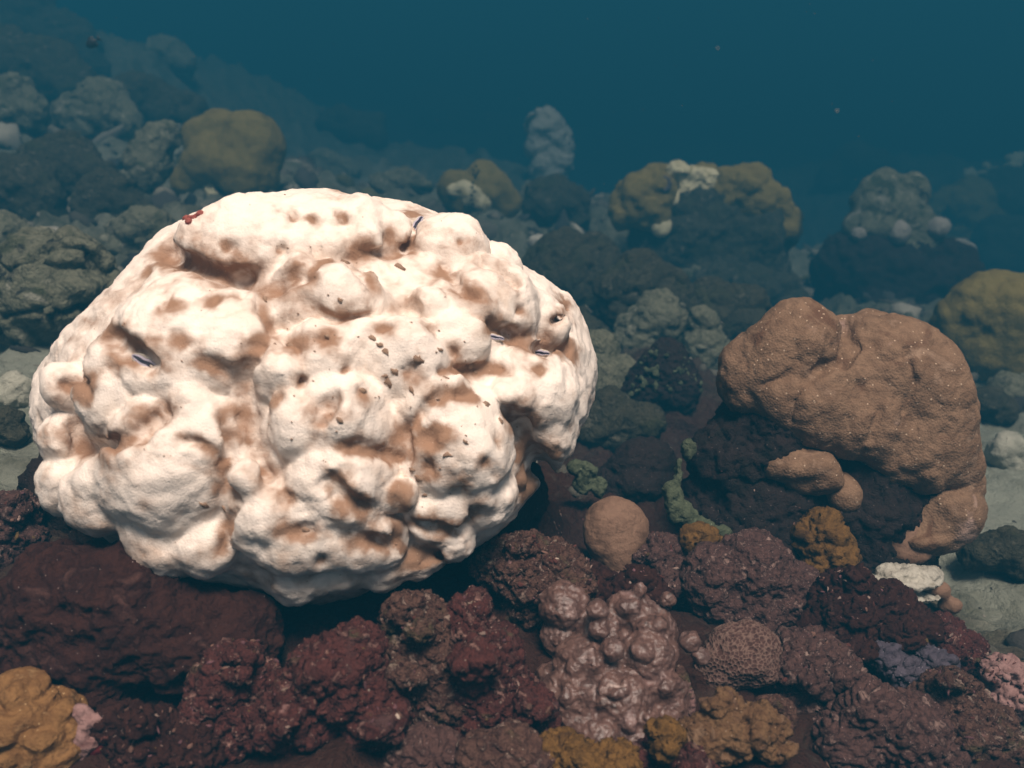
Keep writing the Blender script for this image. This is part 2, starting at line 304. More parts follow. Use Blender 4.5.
def build_seabed():
    nr, na = 430, 620
    a = np.concatenate([np.linspace(-178, -46, 60)[:-1], np.linspace(-46, 46, na - 120), np.linspace(46, 178, 61)[1:]]) * math.pi / 180
    r = np.concatenate([np.geomspace(.12, .8, 30)[:-1], np.geomspace(.8, 4, 250)[:-1], np.geomspace(4, 85, nr - 278)])
    A, R = np.meshgrid(a, r); x, y = (R * np.sin(A)).ravel(), (R * np.cos(A)).ravel()
    z, sand, crust = ground(x, y); P = np.c_[x, y, z]
    rr = np.hypot(x, y); rough = np.clip(1.15 - sand * 1.0, .3, 1)
    amp = np.clip(rr / 3, .45, 2.2)
    P2 = P.copy()
    f1, f2, _ = worley(P * 4.5 + .3 * np.c_[perlin(P * 6), perlin(P * 6 + 5), perlin(P * 6 + 11)])
    g1, g2, _ = worley(P * 11)
    big = .10 * (.5 - f1) + .05 * fbm(P * 3, 3)
    med = .045 * (.5 - g1) + .03 * fbm(P * 14, 4, .6)
    P2[:, 2] += rough * (amp * big + np.minimum(amp, 1.2) * med * np.clip(1.6 - rr / 6, .25, 1)) + .012 * fbm(P * 9, 3) * (1 - rough)
    side = np.c_[perlin(P * 12 + 31), perlin(P * 12 + 57)] * .03 * rough[:, None]
    P2[:, :2] += side
    n0, n1 = len(r), len(a)
    i = np.arange(n0 * n1).reshape(n0, n1); Fc = np.stack([i[:-1, :-1], i[:-1, 1:], i[1:, 1:], i[1:, :-1]], -1).reshape(-1, 4)[:, ::-1]
    sand2 = np.clip(sand + .35 * fbm(P * 5, 3) * (sand > .12) - med * 3, 0, 1)
    me = make_mesh('seabed', P2, Fc, M['bed'], {'sand': sand2, 'crust': np.clip(crust, 0, 1)})
    link('seabed', me, kind='structure'); return P2, Fc
SV, SF = build_seabed()

# ------------------------------------------------------------------ general coral / rock builder
def lump(name, lobes, d, m, disp=(), k=None, vox=None, carve=(), crease=(), parent=None, label=None, cat=None, group=None, root=None, attach=None, seed=0., flat=None):
    """a body of blended lobes (px, py, r_px [, dd]) lying at depth d; r_px may be (rx, ry, rz) along right/up/away"""
    s = d / F; cs, rsx = [], []
    for l in lobes:
        dd = l[3] if len(l) > 3 else 0.
        cs.append(at(l[0], l[1], d + dd)); rsx.append(np.array(l[2], float) * np.ones(3) * (d + dd) / F)
    cs = np.array(cs); rr = np.array(rsx); mx = rr.max(1)
    h = (vox or 2.0) * 1.27 * s; k = (k if k is not None else 8) * s
    lo = (cs - mx[:, None]).min(0) - 4 * h - k; hi = (cs + mx[:, None]).max(0) + 4 * h + k
    while np.prod((hi - lo) / h) > 5e6: h *= 1.15
    fd = Field(lo, hi, h); rot = [RT, UP, FW]
    for c, r in zip(cs, rr): fd.blob(c, r, k, rot=rot)
    for l in carve:
        dd = l[3] if len(l) > 3 else 0.
        fd.blob(at(l[0], l[1], d + dd), np.array(l[2], float) * np.ones(3) * (d + dd) / F, k * .6, True, rot=rot)
    if crease:
        rot_ = lambda px, py: np.arange(max(.2, d - 1.0), d + 1.0, h * .5)[:, None] * ray(px, py)[None] + CP
        f0 = fd.f.copy()
        def first(px, py):
            P = rot_(px, py); ii = np.round((P - fd.lo) / h).astype(int); ok = ((ii >= 0) & (ii < fd.n)).all(1)
            val = np.where(ok, f0[tuple(np.clip(ii, 0, fd.n - 1).T)], 1); j = np.argmax(val < 0); return P[j] if val[j] < 0 else None
        for pts, rpx in crease:
            q = [first(*p) for p in pts]
            for a, b in zip(q[:-1], q[1:]):
                if a is not None and b is not None: fd.capsule(a, b, rpx * s, 5 * s, True)
    V, Fc = fd.mesh()
    attrs = {}; big = max(1., d / 2.6)
    for sp in disp:
        sp = (sp[0], sp[1] / big, sp[2] * big)
        if sp[0] == 'honey': f1, f2, _ = worley(V * sp[1] + seed * 7.31); attrs['ridge'] = np.clip(1.1 - (f2 - f1) / .22, 0, 1)
        V = V + normals(V, Fc) * disp_value(V, [sp], seed * 7.31)[:, None]
    org = np.array(root) if root is not None else np.array([cs[:, 0].mean(), cs[:, 1].mean(), V[:, 2].min()])
    me = make_mesh(name, V - org, Fc, m, attrs)
    o = link(name, me, (0, 0, 0) if parent is not None else org, parent, label, cat, group)
    BODIES.append((V, Fc, o)); return o, V, Fc, org
ROCKD = (('fbm', 7, .018), ('cell', 16, .016), ('fine', 45, .006))
CRUSTD = (('fbm', 8, .016), ('ridge', 14, .014), ('maze', 38, .007), ('ridge', 75, .006), ('fine', 140, .003))
SOFTD = (('fbm', 9, .010), ('cell', 22, .006))
# ------------------------------------------------------------------ the big bleached coral
CC = at(319, 389, 1.92); CA = np.array([.562, .515, .408])
def on_dome(px, py, shrink=1.0):
    """where a sight line meets the dome the coral is modelled on"""
    o = (CP - CC) / (CA * shrink); d = ray(px, py) / (CA * shrink)
    a, b, c = d @ d, 2 * o @ d, o @ o - 1; q = b * b - 4 * a * c
    t = (-b - math.sqrt(q)) / (2 * a) if q > 0 else -b / (2 * a)
    p = CP + ray(px, py) * t; n = (p - CC) / CA ** 2; n /= np.linalg.norm(n)
    return p, n, t
GROOVES = []
def build_bleached():
    h = .0058
    fd = Field(CC - CA - .16, CC + CA + np.array([.2, .16, .16]), h)
    fd.blob(CC, CA * .95, .05)
    fd.blob(at(500, 370, 1.95), np.array([.2, .25, .2]), .05)
    S = 1.92 / F
    lobes = [(252, 230, 75), (300, 220, 55), (353, 219, 50), (210, 240, 45), (391, 224, 28), (454, 238, 42), (505, 257, 25), (505, 295, 58), (470, 300, 45), (549, 313, 35), (549, 388, 62), (555, 436, 42), (575, 400, 30),
             (341, 287, 46), (300, 290, 40), (164, 335, 82), (220, 335, 60), (120, 360, 48), (107, 396, 46), (57, 385, 24), (50, 438, 27), (151, 470, 78), (190, 440, 45), (341, 415, 54), (300, 430, 36), (341, 487, 58), (303, 538, 54), (366, 546, 44), (260, 520, 45),
             (467, 451, 66), (442, 514, 34), (492, 502, 38), (450, 545, 34), (404, 350, 50), (440, 400, 40), (303, 582, 34), (379, 577, 28), (345, 580, 26), (95, 508, 45), (60, 490, 34), (158, 546, 44), (202, 550, 34), (330, 350, 45), (275, 365, 40), (420, 568, 30)]
    for x, y, r in lobes:
        p, n, t = on_dome(x, y); rm = r * t / F
        fd.blob(p - n * rm * .56, rm, .011)
    for x, y, r in [(368, 272, 9), (425, 355, 20), (300, 262, 18), (345, 400, 22), (345, 515, 22), (405, 500, 16), (455, 510, 20), (470, 470, 18), (365, 330, 24), (320, 330, 14), (150, 450, 24), (180, 400, 20), (240, 480, 16), (285, 410, 18), (470, 335, 24), (430, 290, 20), (450, 320, 18), (510, 300, 18),
                    (370, 230, 18), (290, 240, 22), (330, 235, 18), (440, 230, 16), (250, 310, 22), (150, 330, 22), (90, 480, 20), (130, 500, 20), (330, 555, 20), (280, 555, 18), (520, 400, 22), (560, 380, 20), (480, 500, 16)]:
        p, n, t = on_dome(x, y, 1.04); rm = r * t / F
        fd.blob(p - n * rm * .78, rm, .016)
    for x, y, r in [(300, 602, 20), (335, 600, 16), (268, 590, 18), (380, 590, 18)]:
        p = at(x, y - 14, 1.56); fd.blob(p + np.array([0, .03, .01]), r * 1.5 * 1.56 / F, .02)
    fd.blob(at(8, 206, 1.77), np.array([148, 148, 460]) * 1.77 / F, .04, True, rot=[RT, UP, FW])
    fd.blob(at(552, 205, 1.9), np.array([62, 62, 300]) * 1.9 / F, .04, True, rot=[RT, UP, FW])
    # flat underside with an overhanging lip
    g = [fd.lo[i] + np.arange(fd.n[i]) * h for i in range(3)]
    X, Y, Z = g[0][:, None, None], g[1][None, :, None], g[2][None, None, :]
    zcut = CC[2] - .20 + .05 * np.sin(X * 9 + 1) + .10 * (X - CC[0]) ** 2 + .02 * np.sin(X * 23)
    fd.f = smax(fd.f, zcut - Z + 0 * Y, .05)
    # valleys between the lobes
    f0 = fd.f.copy()
    def surf(px, py):
        r_ = ray(px, py); t = np.arange(1.2, 2.6, .004); P = CP + r_[None] * t[:, None]
        ii = np.clip(np.round((P - fd.lo) / h).astype(int), 1, fd.n - 2); val = f0[tuple(ii.T)]; k_ = np.argmax(val < 0)
        if val[k_] >= 0: return on_dome(px, py)
        a = ii[k_]; g_ = np.array([f0[a[0] + 1, a[1], a[2]] - f0[a[0] - 1, a[1], a[2]], f0[a[0], a[1] + 1, a[2]] - f0[a[0], a[1] - 1, a[2]], f0[a[0], a[1], a[2] + 1] - f0[a[0], a[1], a[2] - 1]])
        return P[k_], g_ / (np.linalg.norm(g_) + 1e-9), t[k_]
    def groove(pts, r, sink=.1, k=.010):
        out, r = (-.15, r * .85) if sink < 0 else (.2, r * .7)
        q = [surf(x, y) for x, y in pts]
        for (p, n, t), (p2, n2, t2) in zip(q[:-1], q[1:]):
            GROOVES.append((p, p2, r * S)); m_ = (p + p2) / 2 + (n + n2) / 2 * r * S * .5 * math.sin(p[0] * 90)
            fd.capsule(p + n * r * out * S, m_, r * S, k, True); fd.capsule(m_, p2 + n2 * r * out * S, r * S * .85, k, True)
    groove([(168, 248), (195, 270), (235, 282), (272, 284), (300, 275)], 15, -.03)
    groove([(300, 275), (330, 262), (370, 252), (410, 252)], 8, .05)
    groove([(414, 204), (416, 226), (405, 248)], 8, -.01)
    groove([(478, 262), (496, 264), (512, 280)], 11, -.01)
    groove([(485, 328), (510, 336), (540, 347), (566, 350)], 10, -.01)
    groove([(566, 305), (556, 318)], 8, .02)
    groove([(74, 425), (84, 448), (118, 446), (138, 432), (160, 416)], 10, -.005)
    groove([(70, 385), (84, 376), (88, 395)], 10, .04)
    groove([(112, 338), (135, 352), (152, 368)], 12, -.005)
    groove([(205, 362), (235, 380), (250, 360), (260, 345)], 10, .05)
    groove([(225, 420), (228, 460), (232, 505), (222, 545)], 8, .03)
    groove([(240, 385), (245, 425), (262, 470)], 10, -.0051)
    groove([(415, 424), (428, 402), (449, 392), (472, 398)], 6, .06)
    groove([(408, 430), (402, 495), (398, 540), (420, 560)], 8, .04)
    groove([(420, 522), (440, 530), (460, 526), (474, 508)], 8, -.005)
    groove([(428, 552), (460, 562), (490, 552)], 8, .02)
    groove([(512, 416), (522, 436), (536, 462), (530, 484)], 13, -.03)
    groove([(320, 408), (334, 400), (322, 424)], 8, -.005)
    groove([(345, 448), (372, 452), (400, 458)], 9, .03)
    groove([(330, 486), (346, 502), (366, 512)], 9, -.005)
    groove([(365, 540), (392, 546)], 10, .03)
    groove([(290, 534), (312, 534)], 8, .03)
    groove([(180, 436), (200, 440), (216, 452)], 5, .05)
    groove([(372, 250), (364, 270), (372, 285)], 8, .06)
    groove([(300, 300), (318, 310), (340, 316), (366, 310)], 8, .06)
    groove([(440, 268), (456, 286), (472, 298)], 8, .05)
    groove([(258, 300), (270, 330), (300, 345)], 7, .07)
    groove([(440, 372), (470, 366), (500, 372)], 6, .06)
    for x, y, r in [(170, 302, 9), (214, 302, 8), (238, 300, 7), (179, 341, 7), (273, 326, 9), (306, 532, 8), (274, 402, 8), (262, 474, 10), (430, 440, 12), (431, 470, 9), (459, 490, 9), (485, 460, 7), (501, 478, 8), (496, 441, 7),
                    (412, 373, 11), (340, 196, 8), (292, 216, 7), (311, 220, 7), (346, 220, 9), (390, 240, 9), (460, 243, 9), (408, 303, 13), (328, 337, 7), (390, 333, 9), (509, 276, 9), (537, 372, 6), (280, 250, 6), (225, 245, 6), (355, 265, 8),
                    (300, 380, 7), (345, 372, 6), (365, 395, 7), (290, 500, 7), (320, 560, 7), (250, 440, 8), (430, 330, 6), (520, 310, 8), (455, 348, 6)]:
        p, n, t = surf(x, y); fd.blob(p + n * r * S * .3, r * S * .85, .009, True); GROOVES.append((p, p + 1e-4, r * S * .7))
    fd.capsule(at(541, 478, 1.55), at(536, 466, 1.86), 13 * S, .012, True)
    V, Fc = fd.mesh()
    for sp in (('fbm', 7, .005), ('cell', 20, .0065), ('cell', 52, .0042), ('fine', 60, .0016), ('cell', 120, .0012)):
        V = V + normals(V, Fc) * disp_value(V, [sp], 3.)[:, None]
    V = V + .012 * np.c_[fbm(V * 6, 3), fbm(V * 6 + 37, 3), fbm(V * 6 + 71, 3)]
    # brown pigment in hollows and rim: own tone plus warm shade painted in
    pig_shade = np.zeros(len(V))
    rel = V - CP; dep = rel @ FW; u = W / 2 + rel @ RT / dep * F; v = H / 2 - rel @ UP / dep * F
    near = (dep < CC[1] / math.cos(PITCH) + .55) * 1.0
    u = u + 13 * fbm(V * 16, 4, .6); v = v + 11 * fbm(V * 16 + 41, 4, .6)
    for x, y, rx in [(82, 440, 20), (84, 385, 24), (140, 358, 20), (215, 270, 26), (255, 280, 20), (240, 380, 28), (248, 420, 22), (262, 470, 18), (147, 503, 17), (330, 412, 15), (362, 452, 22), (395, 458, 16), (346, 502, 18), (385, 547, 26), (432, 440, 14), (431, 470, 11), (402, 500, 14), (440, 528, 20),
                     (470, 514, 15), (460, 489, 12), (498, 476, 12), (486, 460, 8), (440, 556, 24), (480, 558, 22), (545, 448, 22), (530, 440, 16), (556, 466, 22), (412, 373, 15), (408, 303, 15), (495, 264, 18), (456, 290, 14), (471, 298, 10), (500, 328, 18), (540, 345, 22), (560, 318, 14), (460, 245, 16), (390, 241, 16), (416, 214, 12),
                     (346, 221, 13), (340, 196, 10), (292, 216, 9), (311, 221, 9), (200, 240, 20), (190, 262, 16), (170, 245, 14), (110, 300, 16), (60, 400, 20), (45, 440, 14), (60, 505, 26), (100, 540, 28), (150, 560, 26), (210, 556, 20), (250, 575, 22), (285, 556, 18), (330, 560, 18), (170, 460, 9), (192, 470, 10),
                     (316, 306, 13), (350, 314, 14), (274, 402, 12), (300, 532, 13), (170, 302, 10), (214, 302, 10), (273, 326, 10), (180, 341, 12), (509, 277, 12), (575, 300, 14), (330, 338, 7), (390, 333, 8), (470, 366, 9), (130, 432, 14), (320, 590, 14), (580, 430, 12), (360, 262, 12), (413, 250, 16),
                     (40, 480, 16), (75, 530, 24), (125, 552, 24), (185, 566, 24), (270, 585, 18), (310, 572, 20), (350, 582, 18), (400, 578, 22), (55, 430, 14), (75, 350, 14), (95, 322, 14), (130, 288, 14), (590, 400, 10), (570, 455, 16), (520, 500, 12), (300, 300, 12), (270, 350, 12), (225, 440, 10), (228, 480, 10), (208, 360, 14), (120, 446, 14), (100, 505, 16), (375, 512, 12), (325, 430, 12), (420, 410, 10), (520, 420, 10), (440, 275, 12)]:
        pig_shade = np.maximum(pig_shade, near * np.exp(-(((u - x) / (rx * 1.12)) ** 2 + ((v - y) / (rx * .72)) ** 2) ** 1.1))
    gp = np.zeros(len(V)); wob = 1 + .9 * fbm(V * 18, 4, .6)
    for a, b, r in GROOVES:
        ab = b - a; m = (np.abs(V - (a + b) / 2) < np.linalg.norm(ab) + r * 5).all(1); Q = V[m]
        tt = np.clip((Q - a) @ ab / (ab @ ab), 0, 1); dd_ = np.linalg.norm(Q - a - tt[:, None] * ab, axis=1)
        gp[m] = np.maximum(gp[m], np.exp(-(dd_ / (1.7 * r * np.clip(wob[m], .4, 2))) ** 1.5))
    rim = np.clip((CC[2] - .13 - V[:, 2] + .05 * fbm(V * 8, 3)) / .10, 0, 1)      # brown band on the lower rim: tissue tone plus painted warm shade
    pig_shade = np.maximum(np.maximum(pig_shade * .42, rim * (.75 + .5 * fbm(V * 16 + 3, 3))), gp * (1.0 + .5 * fbm(V * 6 + 13, 2)))
    pig_shade = np.clip(pig_shade * (1.2 + .5 * fbm(V * 20, 4, .65)) + .14 * fbm(V * 7, 3), 0, 1)
    return V, Fc, pig_shade
BV, BF, PIG_SHADE = build_bleached()
b_root = np.array([CC[0], CC[1], BV[:, 2].min()])
bleached = empty('bleached_coral', b_root, 'huge bleached white lobed boulder coral with brown hollows, the biggest thing here', 'coral')
link('colony', make_mesh('colony', BV - b_root, BF, M['bleached'], {'pigment_shade': PIG_SHADE}), parent=bleached)
_n = normals(BV, BF)[BF[:, 0]]; BT = bvh(BV, BF[((CP - BV[BF[:, 0]]) * _n).sum(1) > -.1])
# ------------------------------------------------------------------ things standing on the bottom
def gd(px, py):
    t = np.geomspace(.6, 85, 1200); P = CP + ray(px, py)[None] * t[:, None]; b = P[:, 2] < ground(P[:, 0], P[:, 1])[0]
    return float(t[np.argmax(b)]) if b.any() else 6.0
def thing(name, label, cat, foot, lobes, m, disp=ROCKD, parts=(), base=None, body='colony', group=None, dd=0., seed=None, **kw):
    """a coral, sponge or rock whose foot is seen at pixel foot; parts: (name, lobes, material, disp, depth shift)"""
    thing.n += 1; seed = thing.n * 1.7 if seed is None else seed
    d = gd(*foot) + dd
    if not parts and base is None:
        return lump(name, lobes, d, m, disp, label=label, cat=cat, group=group, seed=seed, **kw)[0]
    org = at(foot[0], foot[1], d); root = empty(name, org, label, cat, group)
    _, V, Fc, _ = lump(body, lobes, d, m, disp, parent=root, root=org, seed=seed, **kw)
    for i, (pn, pl, pm, pd, pdd, *pk) in enumerate(parts):
        lump(pn, pl, d + pdd * max(1., d / 4.5), pm, pd, parent=root, root=org, seed=seed + i + 1, **(pk[0] if pk else {}))
    if base is not None:
        lump('rock_base', base[0], d + base[2], base[1], CRUSTD, parent=root, root=org, seed=seed + 9)
    return root
thing.n = 0
def nubs(rng_seed, lobes, n, r0, r1, out=.85, down=.2):
    """small knobs strewn over the side of some lobes that faces up and out"""
    q = random.Random(rng_seed); res = []
    for _ in range(n):
        x, y, r, *dd = q.choice(lobes); a = q.uniform(-.35, math.pi + .35); e = q.uniform(.25, 1.0)
        rr = r if not isinstance(r, tuple) else r[0]
        res.append((x + math.cos(a) * rr * out * e, y - math.sin(a) * rr * out * e * (1 - down), q.uniform(r0, r1), (dd[0] if dd else 0) - rr * math.sqrt(max(0, 1 - e * e)) * .0016))
    return res

def craggy(lobes, seed, n=3):
    q = random.Random(seed); out = list(lobes)
    for l in lobes:
        x, y, r, *dd = l; rx, ry, rz = r if isinstance(r, tuple) else (r, r, r)
        for _ in range(n):
            a, b = q.uniform(0, 6.28), q.uniform(-1, .4); c = math.sqrt(1 - b * b); s_ = q.uniform(.28, .5)
            out.append((x + rx * .85 * c * math.cos(a), y - ry * .85 * c * math.sin(a), (rx * s_ * q.uniform(.8, 1.5), ry * s_ * q.uniform(.6, 1), rz * s_), (dd[0] if dd else 0) + b * rz * .003))
    return out
# rock the big coral sits on
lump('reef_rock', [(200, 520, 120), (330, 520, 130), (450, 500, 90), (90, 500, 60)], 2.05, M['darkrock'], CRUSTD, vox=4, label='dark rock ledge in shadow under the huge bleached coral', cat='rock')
# brown coral on its dark pillar
BD = 2.2
bl = [(800, 340, 41, -.035), (785, 362, 38, -.035), (768, 372, 44), (745, 372, 26), (835, 378, 50), (885, 372, 58, .02), (905, 385, 58, .02), (925, 410, 48), (938, 445, 36), (905, 440, 40, -.01), (860, 420, 48, -.02), (815, 400, 46, -.03), (790, 395, 40, -.03),
      (870, 335, 26, .06), (900, 345, 26, .05), (845, 345, 30, .04), (840, 420, 22, -.05), (775, 345, 22, -.02), (745, 390, 22), (810, 430, 24, -.03), (885, 455, 30, -.02), (925, 468, 26, -.02), (952, 468, 26, .01), (958, 490, 22, .02)]
broot = at(850, 560, BD); bc = empty('brown_coral', broot, 'warm brown lobed coral with overhanging cap on a dark pillar beside the sand', 'coral')
lump('cap', bl, BD, M['brown'], (('fbm', 9, .010), ('cell', 16, .009), ('cell', 45, .0022), ('fine', 90, .0008)), k=10, vox=1.5, parent=bc, root=broot, crease=[([(838, 302), (846, 325), (852, 345), (842, 362), (824, 368), (808, 380)], 7), ([(808, 380), (796, 400), (792, 420)], 3), ([(905, 350), (915, 380), (905, 410)], 3), ([(860, 385), (880, 410), (870, 440)], 3), ([(800, 362), (790, 375), (765, 385)], 3)], carve=[(840, 490, (46, 34, 80), -.05), (770, 470, (30, 28, 80), -.05)])
lump('lower_lobe', [(800, 466, (36, 17, 28), -.06), (786, 460, (20, 14, 20), -.06), (822, 476, (20, 18, 18), -.06), (808, 480, (24, 14, 18), -.05)], BD, M['brown'], (('fbm', 12, .010), ('cell', 30, .006)), parent=bc, root=broot, seed=2)
lump('knob', [(845, 496, 17, -.05), (840, 486, 14, -.03)], BD, M['brown'], (('cell', 40, .004), ), parent=bc, root=broot, seed=3)
lump('lower_lobe', craggy([(946, 512, 36, .02), (928, 528, (30, 26, 28), .02), (955, 488, 26, .03)], 6, 2), BD, M['brown'], (('fbm', 12, .010), ('cell', 30, .006)), parent=bc, root=broot, seed=4)
lump('plate', [(905, 540, (20, 22, 9), -.02), (915, 552, (18, 12, 9), -.02)], BD, M['tanknob'], (('fbm', 14, .006), ), parent=bc, root=broot, seed=5)
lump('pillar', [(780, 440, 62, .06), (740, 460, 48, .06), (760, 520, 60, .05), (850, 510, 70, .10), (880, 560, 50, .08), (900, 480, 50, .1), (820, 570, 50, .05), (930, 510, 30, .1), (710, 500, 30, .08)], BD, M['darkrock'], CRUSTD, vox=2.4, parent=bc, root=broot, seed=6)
# small growths on and round the pillar
lump('yellow_sponge', [(822, 535, 22), (830, 560, 24), (815, 575, 18), (845, 578, 16), (812, 550, 12)], BD - .10, M['yellow'], CRUSTD, label='yellow and brown sponge crusting the foot of the brown coral pillar', cat='sponge')
lump('green_sponge', [(688, 450, (5, 12, 8), .04), (678, 472, (6, 14, 8), .02), (672, 496, (9, 15, 9)), (684, 514, (14, 11, 9)), (702, 526, (14, 8, 9)), (722, 534, (10, 6, 7))], BD - .08, M['green'], (('fbm', 18, .010), ('ridge', 40, .006)), vox=1.5, label='pale green sponge strip climbing the side of the dark pillar', cat='sponge')
lump('orange_sponge', [(700, 540, 13), (714, 542, 10)], BD - .16, M['yellow'], CRUSTD, vox=1.5, label='small orange sponge below the pale green strip', cat='sponge')
lump('dead_coral_plate', [(905, 582, (38, 6, 24)), (882, 594, (26, 5, 18)), (925, 574, (20, 8, 18)), (915, 598, (28, 4, 14)), (898, 572, (20, 6, 16))], BD - .1, M['white'], (('fbm', 12, .012), ('ridge', 40, .006)), vox=1.5, label='pale broken coral plate lying under the brown coral', cat='coral')
lump('orange_coral', [(935, 590, (14, 10, 12)), (950, 606, (12, 10, 10))], BD - .05, M['tanknob'], SOFTD, label='small orange brown coral beside the pale broken plate', cat='coral')

# ---- near reef
kn = [(605, 524, 21), (628, 526, 21, .01), (615, 522, 24), (600, 540, 15, -.01), (617, 545, 27), (619, 566, 20), (622, 585, 16)]
thing('knob_coral', 'smooth tan knob coral on a short stalk, standing alone in the middle', 'coral', (620, 592), kn, M['tanknob'], (('fbm', 14, .005), ('cell', 30, .003), ('fine', 90, .0006)), vox=1.2, k=12)
fb = [(565, 606, 24, .02), (562, 640, 20, .02), (590, 668, 34, -.03), (630, 612, 24, .02), (652, 630, 24, .0), (648, 658, 30, -.03), (660, 692, 30, -.04), (575, 700, 34, -.05), (620, 700, 34, -.06), (640, 728, 30, -.07), (598, 738, 21, -.10), (552, 676, 16), (670, 720, 18, -.05), (600, 630, 24, 0)]
thing('finger_coral', 'shiny pinkish brown knobbly coral with stubby fingers', 'coral', (610, 700), fb + nubs(3, fb[2:10], 80, 3.5, 9) + [(598, 612, 9, -.06), (600, 628, 11, -.06), (577, 660, 9, -.07), (610, 650, 11, -.08), (668, 600, 8, -.01), (640, 590, 9, 0), (690, 640, 9, -.03), (700, 655, 8, -.03)], M['pinkknob'], (('fbm', 14, .009), ('fbm', 32, .0045), ('fine', 90, .0008)), vox=.9, k=4,
      parts=(('shell_edge', [(684, 690, (6, 16, 5)), (690, 705, (5, 14, 5)), (680, 675, (5, 10, 5))], M['crust'], (('ridge', 60, .004), ), -.05, {'vox': 1}), ))
honey = (('fbm', 10, .010), ('cell', 22, .006), ('honey', 95, .0045))
thing('honeycomb_coral', 'dark purple honeycomb coral mound below the brown coral pillar', 'coral', (750, 622), [(712, 575, 30), (755, 570, 40), (788, 598, 36), (745, 610, 36), (770, 615, 30), (720, 600, 26)], M['purple'], (('fbm', 10, .014), ('ridge', 20, .010), ('cell', 30, .008), ('honey', 130, .003)), vox=1.2)
thing('honeycomb_coral', 'small brown coral with a clear honeycomb net beside the shiny knobbly coral', 'coral', (735, 680), [(738, 656, (34, 30, 34)), (718, 674, (24, 16, 24)), (754, 644, (22, 20, 24)), (716, 660, (20, 18, 24)), (755, 672, (22, 14, 22))], M['honey'], (('fbm', 9, .014), ('honey', 125, .0035)), vox=.9)
thing('encrusting_coral', 'orange brown encrusting coral spread along the bottom edge', 'coral', (735, 762), [(712, 738, (42, 24, 26)), (752, 726, (34, 20, 24)), (690, 756, (30, 20, 20)), (725, 708, (20, 14, 16)), (775, 745, (20, 16, 16))], M['ochredull'], (('fbm', 14, .014), ('ridge', 30, .010), ('cell', 45, .005), ('fine', 120, .003)), vox=1.3)
thing('encrusting_coral', 'dark ochre coral tucked under the shiny knobbly coral', 'coral', (560, 764), [(555, 760, 20), (580, 765, 24), (615, 768, 22), (665, 740, 16)], M['yellow'], CRUSTD, vox=1.4)
ring = [(772 + 17 * math.cos(a * math.pi / 7), 718 - 15 * math.sin(a * math.pi / 7), 7) for a in range(14)]
thing('cup_coral', 'crusty ring shaped coral with a hollow centre on orange coral', 'coral', (772, 740), ring + [(772, 722, 14, .02)], M['crust'], (('cell', 60, .005), ('fine', 120, .002)), vox=1, carve=[(772, 716, 9, -.02)])
thing('ridged_coral', 'purple coral with fine comb-like ridges at the bottom edge', 'coral', (885, 755), [(870, 715, 34), (905, 735, 40), (850, 745, 34), (930, 760, 30)], M['purple'], (('fbm', 9, .014), ('maze', 48, .010), ('fine', 100, .002)), vox=1.2)
thing('ridged_coral', 'mauve ridged coral at the bottom edge below the greenish rock', 'coral', (430, 765), [(418, 752, 26), (440, 750, 22), (405, 765, 20)], M['purple'], (('fbm', 12, .006), ('maze', 60, .007)), vox=1.1)
thing('ridged_coral', 'pinkish ridged coral at the bottom edge beside dark orange hollow', 'coral', (505, 765), [(480, 755, 22), (512, 748, 24), (530, 760, 22)], M['crust'], (('fbm', 12, .006), ('maze', 60, .007)), vox=1.1)
thing('blue_sponge', 'bluish purple sponge under a pale fragment on the dark slope', 'sponge', (905, 690), [(895, 668, 18), (912, 680, 20), (880, 655, 12), (935, 665, 14)], M['blue'], CRUSTD, vox=1.3)
thing('coral_fragment', 'cream broken coral fragment above the bluish purple sponge', 'coral', (902, 664), [(900, 655, (10, 6, 7)), (908, 662, (6, 6, 5))], M['paleyellow'], (('ridge', 60, .004), ), vox=1)
thing('coral_fragment', 'small white fragment leaning on the purple honeycomb coral mound', 'coral', (820, 642), [(812, 632, (8, 13, 6)), (822, 640, (8, 6, 6))], M['white'], (('ridge', 60, .004), ), vox=1)
